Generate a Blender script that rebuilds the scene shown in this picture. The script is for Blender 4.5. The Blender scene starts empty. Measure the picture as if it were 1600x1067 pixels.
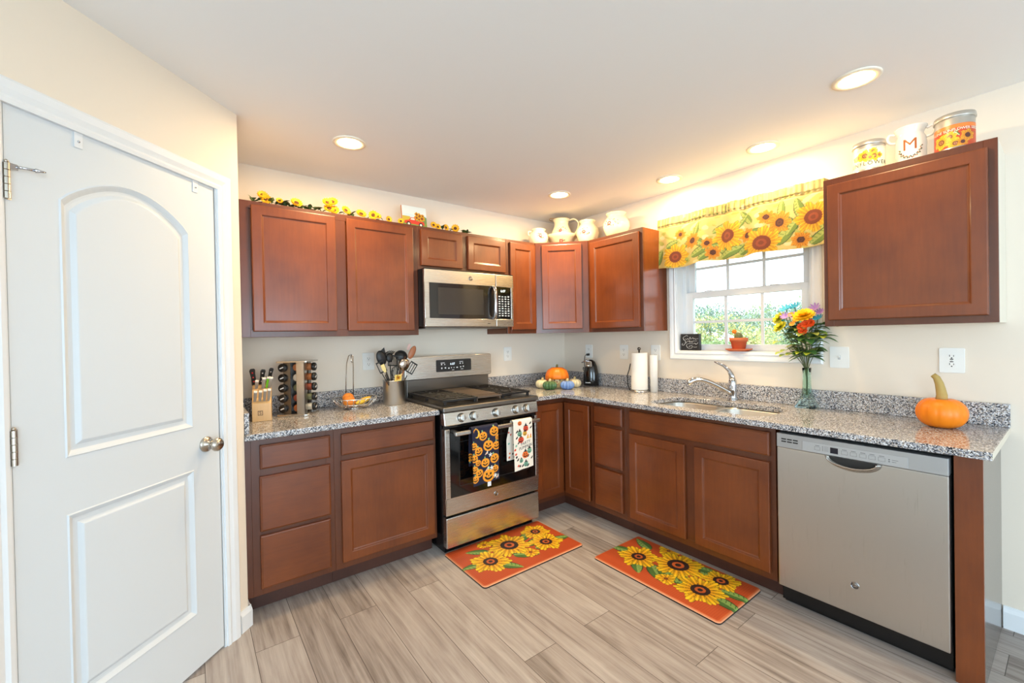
import bpy, bmesh, math, random
import numpy as np
from mathutils import Matrix, Vector

random.seed(7)
rng = np.random.default_rng(7)
SC = bpy.context.scene
COL = SC.collection
PI = math.pi

# ------------------------------------------------------------------ camera
cam_d = bpy.data.cameras.new('camera')
cam = bpy.data.objects.new('camera', cam_d)
COL.objects.link(cam)
SC.camera = cam
cam_d.sensor_width = 36.0
cam_d.lens = 15.076
cam_d.shift_x = 0.0003
cam_d.shift_y = -0.0019
cam_d.clip_start = 0.02
cam_d.clip_end = 400
_yaw, _pit, _rol = 0.6454, 0.0082, -0.0185
_fw = Vector((math.sin(_yaw)*math.cos(_pit), math.cos(_yaw)*math.cos(_pit), -math.sin(_pit)))
_r = Vector((math.cos(_yaw), -math.sin(_yaw), 0))
_u = _r.cross(_fw)
_r2 = math.cos(_rol)*_r + math.sin(_rol)*_u
_u2 = -math.sin(_rol)*_r + math.cos(_rol)*_u
cam.matrix_world = Matrix(((_r2.x, _u2.x, -_fw.x, -2.9354), (_r2.y, _u2.y, -_fw.y, -3.0443),
                           (_r2.z, _u2.z, -_fw.z, 1.3626), (0, 0, 0, 1)))

# ------------------------------------------------------------------ world, added daylight fill, exposure
W = bpy.data.worlds.new('overcast_sky')
SC.world = W
W.use_nodes = True
_bg = W.node_tree.nodes['Background']
_bg.inputs[0].default_value = (0.76, 0.895, 1.0, 1)
_bg.inputs[1].default_value = 4.5

def area_light(name, loc, rot, sx, sy, power, color):
    d = bpy.data.lights.new(name, 'AREA')
    d.shape = 'RECTANGLE'; d.size = sx; d.size_y = sy; d.energy = power; d.color = color
    o = bpy.data.objects.new(name, d)
    o.location = loc; o.rotation_euler = rot
    COL.objects.link(o)
    return o
# daylight fill added at unseen openings behind the camera, tilted to brighten ceiling
area_light('rear_fill_light', (-2.9, -7.42, 1.15), (PI/2+0.55, 0, 0), 4.0, 2.0, 125, (0.57, 0.805, 1.0))
area_light('side_fill_light', (-6.42, -4.6, 1.45), (PI/2+0.7, 0, -PI/2), 2.6, 1.5, 135, (0.57, 0.805, 1.0))

VS = SC.view_settings
VS.view_transform = 'Standard'
VS.look = 'None'
VS.exposure = -0.05
VS.gamma = 1.0
VS.use_curve_mapping = False

# ------------------------------------------------------------------ colour and materials
def s2l(c):
    c = np.asarray(c, float)/255.0
    return np.where(c <= 0.04045, c/12.92, ((c+0.055)/1.055)**2.4)

def lin(r, g, b):
    v = s2l((r, g, b))
    return (float(v[0]), float(v[1]), float(v[2]), 1.0)

def new_mat(name):
    m = bpy.data.materials.new(name)
    m.use_nodes = True
    nt = m.node_tree
    return m, nt, nt.nodes['Principled BSDF']

def N(nt, typ, **kw):
    n = nt.nodes.new(typ)
    for k, v in kw.items():
        setattr(n, k, v)
    return n

_flat = {}
def mat(name, rgb, rough=0.5, metal=0.0, coat=0.0, emit=0.0, trans=0.0, ior=1.45, bump=0.0, bscale=200, sub=0.0):
    if name in _flat:
        return _flat[name]
    m, nt, b = new_mat(name)
    c = lin(*rgb)
    b.inputs['Base Color'].default_value = c
    b.inputs['Roughness'].default_value = rough
    b.inputs['Metallic'].default_value = metal
    b.inputs['Coat Weight'].default_value = coat
    b.inputs['Coat Roughness'].default_value = 0.12
    b.inputs['Transmission Weight'].default_value = trans
    b.inputs['IOR'].default_value = ior
    if emit:
        b.inputs['Emission Color'].default_value = c
        b.inputs['Emission Strength'].default_value = emit
    tc = N(nt, 'ShaderNodeTexCoord')
    nz = N(nt, 'ShaderNodeTexNoise')
    nz.inputs['Scale'].default_value = bscale
    nt.links.new(tc.outputs['Object'], nz.inputs['Vector'])
    if bump:
        bp = N(nt, 'ShaderNodeBump')
        bp.inputs['Strength'].default_value = bump
        bp.inputs['Distance'].default_value = 0.002
        nt.links.new(nz.outputs['Fac'], bp.inputs['Height'])
        nt.links.new(bp.outputs['Normal'], b.inputs['Normal'])
    elif not emit and not trans:
        mr = N(nt, 'ShaderNodeMapRange')
        mr.inputs['To Min'].default_value = max(0.02, rough-0.04)
        mr.inputs['To Max'].default_value = min(1, rough+0.04)
        nt.links.new(nz.outputs['Fac'], mr.inputs['Value'])
        nt.links.new(mr.outputs['Result'], b.inputs['Roughness'])
    _flat[name] = m
    return m

def ramp(nt, stops, interp='LINEAR'):
    r = N(nt, 'ShaderNodeValToRGB')
    r.color_ramp.interpolation = interp
    el = r.color_ramp.elements
    while len(el) < len(stops):
        el.new(0.5)
    for e, (p, c) in zip(el, stops):
        e.position = p
        e.color = c
    return r

def wood_mat(name, c1, c2, rough=0.34, horizontal=False):
    m, nt, b = new_mat(name)
    tc = N(nt, 'ShaderNodeTexCoord')
    mp = N(nt, 'ShaderNodeMapping')
    mp.inputs['Scale'].default_value = (6, 60, 60) if horizontal else (60, 60, 5)
    nt.links.new(tc.outputs['Object'], mp.inputs['Vector'])
    n1 = N(nt, 'ShaderNodeTexNoise'); n1.inputs['Scale'].default_value = 1.6; n1.inputs['Detail'].default_value = 6
    nt.links.new(mp.outputs['Vector'], n1.inputs['Vector'])
    n2 = N(nt, 'ShaderNodeTexNoise'); n2.inputs['Scale'].default_value = 5.0; n2.inputs['Detail'].default_value = 4
    nt.links.new(tc.outputs['Object'], n2.inputs['Vector'])
    mx = N(nt, 'ShaderNodeMath', operation='ADD')
    m1 = N(nt, 'ShaderNodeMath', operation='MULTIPLY'); m1.inputs[1].default_value = 0.3
    m2 = N(nt, 'ShaderNodeMath', operation='MULTIPLY'); m2.inputs[1].default_value = 0.7
    nt.links.new(n1.outputs['Fac'], m1.inputs[0]); nt.links.new(n2.outputs['Fac'], m2.inputs[0])
    nt.links.new(m1.outputs[0], mx.inputs[0]); nt.links.new(m2.outputs[0], mx.inputs[1])
    r = ramp(nt, [(0.28, lin(*c1)), (0.72, lin(*c2))])
    nt.links.new(mx.outputs[0], r.inputs['Fac'])
    nt.links.new(r.outputs['Color'], b.inputs['Base Color'])
    b.inputs['Roughness'].default_value = rough
    b.inputs['Coat Weight'].default_value = 0.28
    b.inputs['Coat Roughness'].default_value = 0.14
    return m

def granite_mat():
    m, nt, b = new_mat('speckled_granite')
    tc = N(nt, 'ShaderNodeTexCoord')
    v = N(nt, 'ShaderNodeTexVoronoi'); v.inputs['Scale'].default_value = 250; v.inputs['Randomness'].default_value = 1
    nt.links.new(tc.outputs['Object'], v.inputs['Vector'])
    sp = N(nt, 'ShaderNodeSeparateColor')
    nt.links.new(v.outputs['Color'], sp.inputs[0])
    nz = N(nt, 'ShaderNodeTexNoise'); nz.inputs['Scale'].default_value = 45; nz.inputs['Detail'].default_value = 3
    nt.links.new(tc.outputs['Object'], nz.inputs['Vector'])
    ad = N(nt, 'ShaderNodeMath', operation='ADD')
    s = N(nt, 'ShaderNodeMath', operation='MULTIPLY_ADD'); s.inputs[1].default_value = 0.7; s.inputs[2].default_value = -0.35
    nt.links.new(nz.outputs['Fac'], s.inputs[0])
    nt.links.new(sp.outputs[0], ad.inputs[0]); nt.links.new(s.outputs[0], ad.inputs[1])
    r = ramp(nt, [(0.0, lin(36, 37, 42)), (0.17, lin(104, 106, 114)), (0.36, lin(160, 161, 166)),
                  (0.56, lin(190, 180, 170)), (0.72, lin(218, 218, 220)), (0.92, lin(132, 120, 112))], 'CONSTANT')
    nt.links.new(ad.outputs[0], r.inputs['Fac'])
    nt.links.new(r.outputs['Color'], b.inputs['Base Color'])
    b.inputs['Roughness'].default_value = 0.12
    b.inputs['Specular IOR Level'].default_value = 0.6
    return m

def floor_mat():
    m, nt, b = new_mat('grey_brown_vinyl_planks')
    tc = N(nt, 'ShaderNodeTexCoord')
    mp = N(nt, 'ShaderNodeMapping'); mp.inputs['Rotation'].default_value = (0, 0, PI/2); mp.inputs['Location'].default_value = (0.35, 0.06, 0)
    nt.links.new(tc.outputs['Object'], mp.inputs['Vector'])
    br = N(nt, 'ShaderNodeTexBrick')
    br.offset = 0.37; br.offset_frequency = 2
    br.inputs['Color1'].default_value = (0, 0, 0, 1); br.inputs['Color2'].default_value = (1, 1, 1, 1)
    br.inputs['Scale'].default_value = 1.0
    br.inputs['Mortar Size'].default_value = 0.0012
    br.inputs['Brick Width'].default_value = 1.22; br.inputs['Row Height'].default_value = 0.178
    br.inputs['Mortar'].default_value = (0.5, 0.5, 0.5, 1)
    nt.links.new(mp.outputs['Vector'], br.inputs['Vector'])
    # per plank offset of the grain
    sc = N(nt, 'ShaderNodeVectorMath', operation='MULTIPLY'); sc.inputs[1].default_value = (1.6, 42, 1)
    nt.links.new(mp.outputs['Vector'], sc.inputs[0])
    of = N(nt, 'ShaderNodeVectorMath', operation='MULTIPLY_ADD'); of.inputs[1].default_value = (37, 19, 11)
    nt.links.new(br.outputs['Color'], of.inputs[0]); nt.links.new(sc.outputs[0], of.inputs[2])
    g = N(nt, 'ShaderNodeTexNoise'); g.inputs['Scale'].default_value = 1.0; g.inputs['Detail'].default_value = 9; g.inputs['Roughness'].default_value = 0.65; g.inputs['Distortion'].default_value = 0.5
    nt.links.new(of.outputs[0], g.inputs['Vector'])
    sc2 = N(nt, 'ShaderNodeVectorMath', operation='MULTIPLY'); sc2.inputs[1].default_value = (2.2, 9, 1)
    nt.links.new(mp.outputs['Vector'], sc2.inputs[0])
    of2 = N(nt, 'ShaderNodeVectorMath', operation='MULTIPLY_ADD'); of2.inputs[1].default_value = (13, 29, 7)
    nt.links.new(br.outputs['Color'], of2.inputs[0]); nt.links.new(sc2.outputs[0], of2.inputs[2])
    g2 = N(nt, 'ShaderNodeTexNoise'); g2.inputs['Scale'].default_value = 1.0; g2.inputs['Detail'].default_value = 5; g2.inputs['Distortion'].default_value = 1.2
    nt.links.new(of2.outputs[0], g2.inputs['Vector'])
    spc = N(nt, 'ShaderNodeSeparateColor'); nt.links.new(br.outputs['Color'], spc.inputs[0])
    a1 = N(nt, 'ShaderNodeMath', operation='MULTIPLY'); a1.inputs[1].default_value = 0.62
    a2 = N(nt, 'ShaderNodeMath', operation='MULTIPLY'); a2.inputs[1].default_value = 0.32
    a3 = N(nt, 'ShaderNodeMath', operation='MULTIPLY'); a3.inputs[1].default_value = 0.13
    nt.links.new(g.outputs['Fac'], a1.inputs[0]); nt.links.new(g2.outputs['Fac'], a2.inputs[0]); nt.links.new(spc.outputs[0], a3.inputs[0])
    s1 = N(nt, 'ShaderNodeMath', operation='ADD'); s2 = N(nt, 'ShaderNodeMath', operation='ADD')
    nt.links.new(a1.outputs[0], s1.inputs[0]); nt.links.new(a2.outputs[0], s1.inputs[1])
    nt.links.new(s1.outputs[0], s2.inputs[0]); nt.links.new(a3.outputs[0], s2.inputs[1])
    r = ramp(nt, [(0.28, lin(78, 69, 64)), (0.39, lin(128, 117, 110)), (0.52, lin(162, 151, 144)), (0.72, lin(190, 182, 175))])
    nt.links.new(s2.outputs[0], r.inputs['Fac'])
    mxm = N(nt, 'ShaderNodeMix', data_type='RGBA'); mxm.inputs['B'].default_value = lin(70, 60, 54)
    nt.links.new(br.outputs['Fac'], mxm.inputs['Factor']); nt.links.new(r.outputs['Color'], mxm.inputs['A'])
    nt.links.new(mxm.outputs['Result'], b.inputs['Base Color'])
    bp = N(nt, 'ShaderNodeBump'); bp.inputs['Strength'].default_value = 0.12; bp.inputs['Distance'].default_value = 0.002
    nt.links.new(g.outputs['Fac'], bp.inputs['Height']); nt.links.new(bp.outputs['Normal'], b.inputs['Normal'])
    b.inputs['Roughness'].default_value = 0.42
    b.inputs['Specular IOR Level'].default_value = 0.4
    return m

def steel_mat(name, rgb, rough, axis=0, strength=0.10):
    m, nt, b = new_mat(name)
    tc = N(nt, 'ShaderNodeTexCoord'); mp = N(nt, 'ShaderNodeMapping')
    s = [900, 900, 900]; s[axis] = 4
    mp.inputs['Scale'].default_value = s
    nt.links.new(tc.outputs['Object'], mp.inputs['Vector'])
    nz = N(nt, 'ShaderNodeTexNoise'); nz.inputs['Scale'].default_value = 1.0; nz.inputs['Detail'].default_value = 3
    nt.links.new(mp.outputs['Vector'], nz.inputs['Vector'])
    mr = N(nt, 'ShaderNodeMapRange'); mr.inputs['To Min'].default_value = rough-0.07; mr.inputs['To Max'].default_value = rough+0.07
    nt.links.new(nz.outputs['Fac'], mr.inputs['Value']); nt.links.new(mr.outputs['Result'], b.inputs['Roughness'])
    bp = N(nt, 'ShaderNodeBump'); bp.inputs['Strength'].default_value = strength; bp.inputs['Distance'].default_value = 0.0006
    nt.links.new(nz.outputs['Fac'], bp.inputs['Height']); nt.links.new(bp.outputs['Normal'], b.inputs['Normal'])
    b.inputs['Base Color'].default_value = lin(*rgb)
    b.inputs['Metallic'].default_value = 1.0
    return m

def attr_mat(name, rough=0.8, coat=0.0, bump=0.0, bscale=900):
    m, nt, b = new_mat(name)
    a = N(nt, 'ShaderNodeAttribute'); a.attribute_name = 'Col'
    nt.links.new(a.outputs['Color'], b.inputs['Base Color'])
    b.inputs['Roughness'].default_value = rough
    b.inputs['Coat Weight'].default_value = coat
    if bump:
        tc = N(nt, 'ShaderNodeTexCoord'); nz = N(nt, 'ShaderNodeTexNoise'); nz.inputs['Scale'].default_value = bscale
        nt.links.new(tc.outputs['Object'], nz.inputs['Vector'])
        bp = N(nt, 'ShaderNodeBump'); bp.inputs['Strength'].default_value = bump; bp.inputs['Distance'].default_value = 0.001
        nt.links.new(nz.outputs['Fac'], bp.inputs['Height']); nt.links.new(bp.outputs['Normal'], b.inputs['Normal'])
    return m

M_WOOD = wood_mat('stained_maple', (92, 41, 12), (124, 62, 23))
M_WOODH = wood_mat('stained_maple_horizontal', (92, 41, 12), (124, 62, 23), horizontal=True)
M_WOODF = wood_mat('stained_maple_frame', (78, 36, 14), (100, 49, 21))
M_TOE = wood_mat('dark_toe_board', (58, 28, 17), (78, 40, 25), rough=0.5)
M_GRANITE = granite_mat()
M_FLOOR = floor_mat()
M_WALL = mat('cream_wall_paint', (232, 219, 202), 0.75, bump=0.05, bscale=600)
M_CEIL = mat('white_ceiling_paint', (241, 240, 238), 0.85, bump=0.06, bscale=500)
M_WHITE = mat('white_trim_paint', (229, 231, 233), 0.35)
M_DOOR = mat('white_door_paint', (214, 219, 223), 0.4)
M_PLASTIC = mat('white_plastic', (236, 235, 230), 0.35)
M_SIDE = mat('beige_cabinet_side', (222, 214, 198), 0.45)
M_PANEL = mat('glossy_side_laminate', (92, 85, 79), 0.2, coat=0.1)
M_STEEL = steel_mat('brushed_stainless', (200, 196, 190), 0.26, 0, 0.006)
M_STEELV = steel_mat('brushed_stainless_upright', (196, 194, 190), 0.30, 2, 0.006)
M_STEELD = steel_mat('dark_stainless', (120, 116, 112), 0.30, 0, 0.006)
M_CHROME = mat('chrome', (196, 196, 200), 0.06, 1.0)
M_NICKEL = mat('satin_nickel', (190, 182, 170), 0.25, 1.0)
M_WIRE = mat('steel_wire', (214, 210, 204), 0.25, 1.0)
M_BLACK = mat('black_enamel', (14, 14, 15), 0.25)
M_BLACKG = mat('black_glass', (6, 6, 7), 0.05, coat=0.5)
M_IRON = mat('cast_iron', (30, 28, 28), 0.36, bump=0.1, bscale=400)
M_RUBBER = mat('black_plastic', (20, 20, 21), 0.45)
M_GREYP = mat('grey_plastic', (178, 180, 182), 0.4)
M_DARKSLOT = mat('slot_dark', (40, 38, 36), 0.6)
M_INK = mat('white_print', (230, 230, 230), 0.5)
M_INKB = mat('dark_print', (30, 26, 22), 0.6)

# ------------------------------------------------------------------ mesh helpers
class MB:
    def __init__(self):
        self.v = []; self.f = []; self.m = []; self.sm = []
    def add(self, vs, fs, mi=0, smooth=False, M=None):
        o = len(self.v)
        if M is not None:
            vs = [tuple(M @ Vector(p)) for p in vs]
        self.v += [tuple(p) for p in vs]
        for f in fs:
            self.f.append(tuple(i+o for i in f)); self.m.append(mi); self.sm.append(smooth)
        return self
    def box(self, x0, x1, y0, y1, z0, z1, mi=0, M=None):
        x0, x1 = min(x0, x1), max(x0, x1); y0, y1 = min(y0, y1), max(y0, y1); z0, z1 = min(z0, z1), max(z0, z1)
        vs = [(x, y, z) for z in (z0, z1) for y in (y0, y1) for x in (x0, x1)]
        return self.add(vs, [(0, 2, 3, 1), (4, 5, 7, 6), (0, 1, 5, 4), (2, 6, 7, 3), (0, 4, 6, 2), (1, 3, 7, 5)], mi, False, M)
    def lathe(self, prof, c=(0, 0, 0), seg=28, mi=0, smooth=True, M=None, fr=None, cap=True):
        vs = []; n = len(prof)
        for (r, z) in prof:
            for k in range(seg):
                a = 2*PI*k/seg
                q = r*(fr(a, z) if fr else 1.0)
                vs.append((c[0]+q*math.cos(a), c[1]+q*math.sin(a), c[2]+z))
        fs = [(i*seg+k, i*seg+(k+1) % seg, (i+1)*seg+(k+1) % seg, (i+1)*seg+k) for i in range(n-1) for k in range(seg)]
        if cap:
            if prof[0][0] > 1e-6: fs.append(tuple(range(seg-1, -1, -1)))
            if prof[-1][0] > 1e-6: fs.append(tuple((n-1)*seg+k for k in range(seg)))
        return self.add(vs, fs, mi, smooth, M)
    def tube(self, pts, r, seg=8, mi=0, closed=False, smooth=True, M=None, flat=1.0):
        pts = [Vector(p) for p in pts]; n = len(pts)
        rs = r if isinstance(r, (list, tuple)) else [r]*n
        vs = []; prev = None
        for i, p in enumerate(pts):
            a = pts[(i-1) % n] if (closed or i > 0) else p
            b = pts[(i+1) % n] if (closed or i < n-1) else p
            t = (b-a).normalized()
            if prev is None:
                up = Vector((0, 0, 1)) if abs(t.z) < 0.9 else Vector((1, 0, 0))
                s = t.cross(up).normalized()
            else:
                s = (prev - t*prev.dot(t)).normalized()
            prev = s; w = t.cross(s)
            for k in range(seg):
                g = 2*PI*k/seg
                q = p + s*math.cos(g)*rs[i] + w*math.sin(g)*rs[i]*flat
                vs.append(tuple(q))
        m = n if closed else n-1
        fs = [(i*seg+k, i*seg+(k+1) % seg, ((i+1) % n)*seg+(k+1) % seg, ((i+1) % n)*seg+k) for i in range(m) for k in range(seg)]
        if not closed:
            fs += [tuple(range(seg-1, -1, -1)), tuple((n-1)*seg+k for k in range(seg))]
        return self.add(vs, fs, mi, smooth, M)
    def prism(self, poly, a0, a1, axis='z', mi=0, M=None, smooth=False):
        n = len(poly)
        def P(p, a):
            return {'z': (p[0], p[1], a), 'y': (p[0], a, p[1]), 'x': (a, p[0], p[1])}[axis]
        vs = [P(p, a0) for p in poly]+[P(p, a1) for p in poly]
        fs = [(i, (i+1) % n, n+(i+1) % n, n+i) for i in range(n)]+[tuple(range(n-1, -1, -1)), tuple(range(n, 2*n))]
        return self.add(vs, fs, mi, smooth, M)
    def ell(self, c, r, seg=18, rings=10, mi=0, M=None, fr=None):
        prof = [(math.sin(PI*i/rings), -math.cos(PI*i/rings)) for i in range(rings+1)]
        vs = []
        for (q, z) in prof:
            for k in range(seg):
                a = 2*PI*k/seg; w = q*(fr(a, z) if fr else 1)
                vs.append((c[0]+r[0]*w*math.cos(a), c[1]+r[1]*w*math.sin(a), c[2]+r[2]*z))
        fs = [(i*seg+k, i*seg+(k+1) % seg, (i+1)*seg+(k+1) % seg, (i+1)*seg+k) for i in range(rings) for k in range(seg)]
        return self.add(vs, fs, mi, True, M)
    def build(self, name, mats, parent=None, bevel=0.0, bseg=2):
        me = bpy.data.meshes.new(name)
        me.from_pydata(self.v, [], self.f)
        for m in (mats if isinstance(mats, (list, tuple)) else [mats]):
            me.materials.append(m)
        me.polygons.foreach_set('material_index', self.m)
        me.polygons.foreach_set('use_smooth', self.sm)
        bm = bmesh.new(); bm.from_mesh(me)
        bmesh.ops.remove_doubles(bm, verts=bm.verts, dist=1e-6)
        bmesh.ops.recalc_face_normals(bm, faces=bm.faces)
        bm.to_mesh(me); bm.free()
        o = bpy.data.objects.new(name, me)
        COL.objects.link(o)
        if parent is not None:
            o.parent = parent
        if bevel:
            b = o.modifiers.new('bevel', 'BEVEL'); b.width = bevel; b.segments = bseg; b.limit_method = 'ANGLE'; b.angle_limit = 0.7
            b.harden_normals = False
        return o

def box(name, m, parent, *a, bevel=0.0):
    return MB().box(*a).build(name, m, parent, bevel)

def tag(o, label, cat, group=None, kind=None):
    o['label'] = label
    if cat: o['category'] = cat
    if group: o['group'] = group
    if kind: o['kind'] = kind
    return o

def thing(name, label, cat, loc=(0, 0, 0), rz=0.0, group=None):
    o = bpy.data.objects.new(name, None)
    o.empty_display_size = 0.05
    COL.objects.link(o)
    o.location = loc; o.rotation_euler = (0, 0, rz)
    return tag(o, label, cat, group)

def struct(o):
    o['kind'] = 'structure'
    return o

def text_shape(s, size, shear=0.0, spacing=1.0):
    cu = bpy.data.curves.new('lettering', 'FONT')
    cu.body = s; cu.size = size; cu.align_x = 'CENTER'; cu.align_y = 'CENTER'; cu.shear = shear; cu.space_character = spacing
    cu.resolution_u = 3
    o = bpy.data.objects.new('lettering', cu)
    COL.objects.link(o)
    dg = bpy.context.evaluated_depsgraph_get()
    me = o.evaluated_get(dg).to_mesh()
    vs = [tuple(v.co) for v in me.vertices]; fs = [tuple(p.vertices) for p in me.polygons]
    bpy.data.objects.remove(o); bpy.data.curves.remove(cu)
    return vs, fs

def text(name, s, size, m, parent, fn, **kw):
    vs, fs = text_shape(s, size, **kw)
    return MB().add([fn(x, y) for (x, y, z) in vs], fs).build(name, m, parent)

# ------------------------------------------------------------------ printed cloth: colours painted per mesh point
class Canvas:
    def __init__(self, w, h, res, bg):
        self.nu = max(2, int(round(w/res))+1); self.nv = max(2, int(round(h/res))+1)
        self.w, self.h = w, h
        self.U, self.V = np.meshgrid(np.linspace(0, w, self.nu), np.linspace(0, h, self.nv))
        self.a = np.zeros((self.nv, self.nu, 3)); self.a[:] = bg
    def put(self, mask, col):
        col = np.asarray(col, float)
        self.a[mask] = col if col.ndim == 1 else col[mask]
    def disc(self, cx, cy, rx, ry, col, rot=0.0):
        c, s = math.cos(rot), math.sin(rot)
        x = (self.U-cx)*c+(self.V-cy)*s; y = -(self.U-cx)*s+(self.V-cy)*c
        self.put((x/rx)**2+(y/ry)**2 < 1, col)
    def poly(self, pts, col):
        m = np.zeros(self.U.shape, bool); n = len(pts)
        for i in range(n):
            (x0, y0), (x1, y1) = pts[i], pts[(i+1) % n]
            if y0 == y1: continue
            c = ((y0 > self.V) != (y1 > self.V)) & (self.U < (x1-x0)*(self.V-y0)/(y1-y0)+x0)
            m ^= c
        self.put(m, col)
    def rect(self, x0, x1, y0, y1, col):
        self.put((self.U > x0) & (self.U < x1) & (self.V > y0) & (self.V < y1), col)
    def line(self, x0, y0, x1, y1, w, col):
        dx, dy = x1-x0, y1-y0; L = dx*dx+dy*dy+1e-12
        t = np.clip(((self.U-x0)*dx+(self.V-y0)*dy)/L, 0, 1)
        self.put((self.U-x0-t*dx)**2+(self.V-y0-t*dy)**2 < w*w, col)
    def leaf(self, x0, y0, ang, L, w, col, dark, light):
        c, s = math.cos(ang), math.sin(ang)
        x = ((self.U-x0)*c+(self.V-y0)*s)/L; y = (-(self.U-x0)*s+(self.V-y0)*c)/w
        ok = (x > 0) & (x < 1)
        xx = np.clip(x, 0, 1)
        lim = 1.25*np.sqrt(xx)*(1-xx)**0.8
        inn = ok & (np.abs(y) < lim)
        self.put(inn, dark)
        ve = np.abs(np.sin((x*7+np.abs(y)*1.3)*PI)) > 0.35
        self.put(ok & (np.abs(y) < lim*0.86), col)
        self.put(ok & (np.abs(y) < lim*0.8) & ve & (y > 0.04), light)
        self.put(ok & (np.abs(y) < 0.06) & inn, light)
    def sunflower(self, cx, cy, R, n, rc, rot=0.0, cols=None, sq=1.0, sang=0.0):
        yel, org, drk, ring, mid = cols or ((250, 200, 30), (236, 140, 20), (120, 60, 14), (52, 34, 30), (196, 96, 40))
        c, s = math.cos(sang), math.sin(sang)
        x = (self.U-cx)*c+(self.V-cy)*s; y = (-(self.U-cx)*s+(self.V-cy)*c)/sq
        r = np.hypot(x, y); th = np.arctan2(y, x)+rot+PI*8
        for lay, k in ((0, 0.5), (1, 0.0)):
            ph = th*n/(2*PI)+k
            idx = np.floor(ph).astype(int) % n
            sd = (ph-np.floor(ph))*2-1
            Rl = R*(0.88+0.14*np.sin(idx*2.4+lay*1.7)) * (1.0 if lay == 0 else 0.95)
            q = (r-rc*0.7)/np.maximum(Rl-rc*0.7, 1e-6)
            wd = np.where(q < 0.45, 0.96, 0.96*np.sqrt(np.clip(1-((q-0.45)/0.55)**2, 0, 1)))
            inn = (q < 1) & (np.abs(sd) < wd)
            self.put(inn, drk)
            f = np.clip(q, 0, 1)[..., None]
            col = np.asarray(org, float)*(1-f)+np.asarray(yel, float)*f
            if lay == 0: col = col*0.9
            col = col*(0.9+0.12*np.cos(sd*5))[..., None]
            self.put(inn & (np.abs(sd) < wd-0.09), np.clip(col, 0, 255))
        self.put(r < rc, ring)
        self.put(r < rc*0.55, mid)
        self.put(r < rc*0.28, ring)
    def pumpkin(self, cx, cy, R, face=True, org=(238, 150, 36), drk=(20, 16, 14), tilt=0.0):
        c, s = math.cos(tilt), math.sin(tilt)
        x = ((self.U-cx)*c+(self.V-cy)*s)/R; y = (-(self.U-cx)*s+(self.V-cy)*c)/R
        self.put((np.abs(x+0.05) < 0.14) & (y > 0.7) & (y < 1.25), (150, 190, 120))
        self.put(x**2+(y/0.9)**2 < 1, org)
        rib = np.abs(np.abs(x)/np.sqrt(np.clip(1-(y/0.9)**2, 0.02, 1))-0.55) < 0.07
        self.put((x**2+(y/0.9)**2 < 0.92) & rib, np.clip(np.asarray(org)*1.14, 0, 255))
        if face:
            self.put((np.abs(np.abs(x)-0.34) < 0.15) & (y > 0.08) & (y < 0.42), drk)
            self.put((np.abs(x) < 0.09) & (y > -0.1) & (y < 0.08), drk)
            rr = np.hypot(x, y-0.1)
            self.put((rr < 0.72) & (rr > 0.45) & (y < -0.12), drk)
    def grid(self, fn, name, m, parent, back=None, thick=0.0):
        uv = np.stack([self.U.ravel(), self.V.ravel()], 1)
        vs = [fn(float(u), float(v)) for u, v in uv]
        nu, nv = self.nu, self.nv
        fs = [(j*nu+i, j*nu+i+1, (j+1)*nu+i+1, (j+1)*nu+i) for j in range(nv-1) for i in range(nu-1)]
        cols = np.ones((len(vs), 4)); cols[:, :3] = s2l(self.a.reshape(-1, 3))
        me = bpy.data.meshes.new(name)
        me.from_pydata(vs, [], fs)
        at = me.color_attributes.new('Col', 'FLOAT_COLOR', 'POINT')
        at.data.foreach_set('color', cols.astype(np.float32).ravel())
        me.polygons.foreach_set('use_smooth', [True]*len(fs))
        me.materials.append(m)
        o = bpy.data.objects.new(name, me)
        COL.objects.link(o)
        if parent is not None: o.parent = parent
        if thick:
            sd = o.modifiers.new('thickness', 'SOLIDIFY'); sd.thickness = thick; sd.offset = -1
        return o
M_CLOTH = attr_mat('printed_cotton', 0.85, bump=0.25, bscale=1200)
M_MAT = attr_mat('printed_foam_mat', 0.45, bump=0.1)
M_TIN = attr_mat('printed_tin', 0.35)
M_PRINT = attr_mat('printed_canvas', 0.6)

# ------------------------------------------------------------------ the room
HC = 2.434
EX, EY = -2.734, -0.644
struct(box('floor', M_FLOOR, None, -6.6, 0.16, -7.6, 0.12, -0.03, 0.0))
struct(box('ceiling', M_CEIL, None, -6.6, 0.16, -7.6, 0.12, HC, HC+0.05))
struct(box('wall_back', M_WALL, None, EX-0.1, 0.0, 0.0, 0.12, 0, HC))
WY0, WY1, WZ0, WZ1 = -1.215, -2.09, 1.221, 2.06
b = MB()
b.box(0, 0.16, -7.6, WY1, 0, HC).box(0, 0.16, WY0, 0.12, 0, HC).box(0, 0.16, WY1, WY0, 0, WZ0).box(0, 0.16, WY1, WY0, WZ1, HC)
struct(b.build('wall_right', M_WALL))
struct(box('wall_return', M_WALL, None, EX-0.1, EX, EY-0.0, 0.0, 0, HC))
DGM = Matrix.Translation((EX, EY, 0)) @ Matrix.Rotation(PI/4, 4, 'Z')
def on_diag(o):
    o.location = (EX, EY, 0); o.rotation_euler = (0, 0, PI/4)
    return struct(o)
DX0, DX1, DZ = -0.855, -0.14, 2.045           # door opening, measured along the diagonal wall
b = MB()
b.box(-1.3, DX0, 0, 0.11, 0, HC).box(DX1, 0, 0, 0.11, 0, HC).box(DX0, DX1, 0, 0.11, DZ, HC)
on_diag(b.build('wall_diagonal', M_WALL))
PX, PY = EX-1.3/math.sqrt(2), EY-1.3/math.sqrt(2)
struct(box('wall_pantry', M_WALL, None, -6.6, PX, PY, PY+0.1, 0, HC))
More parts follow.
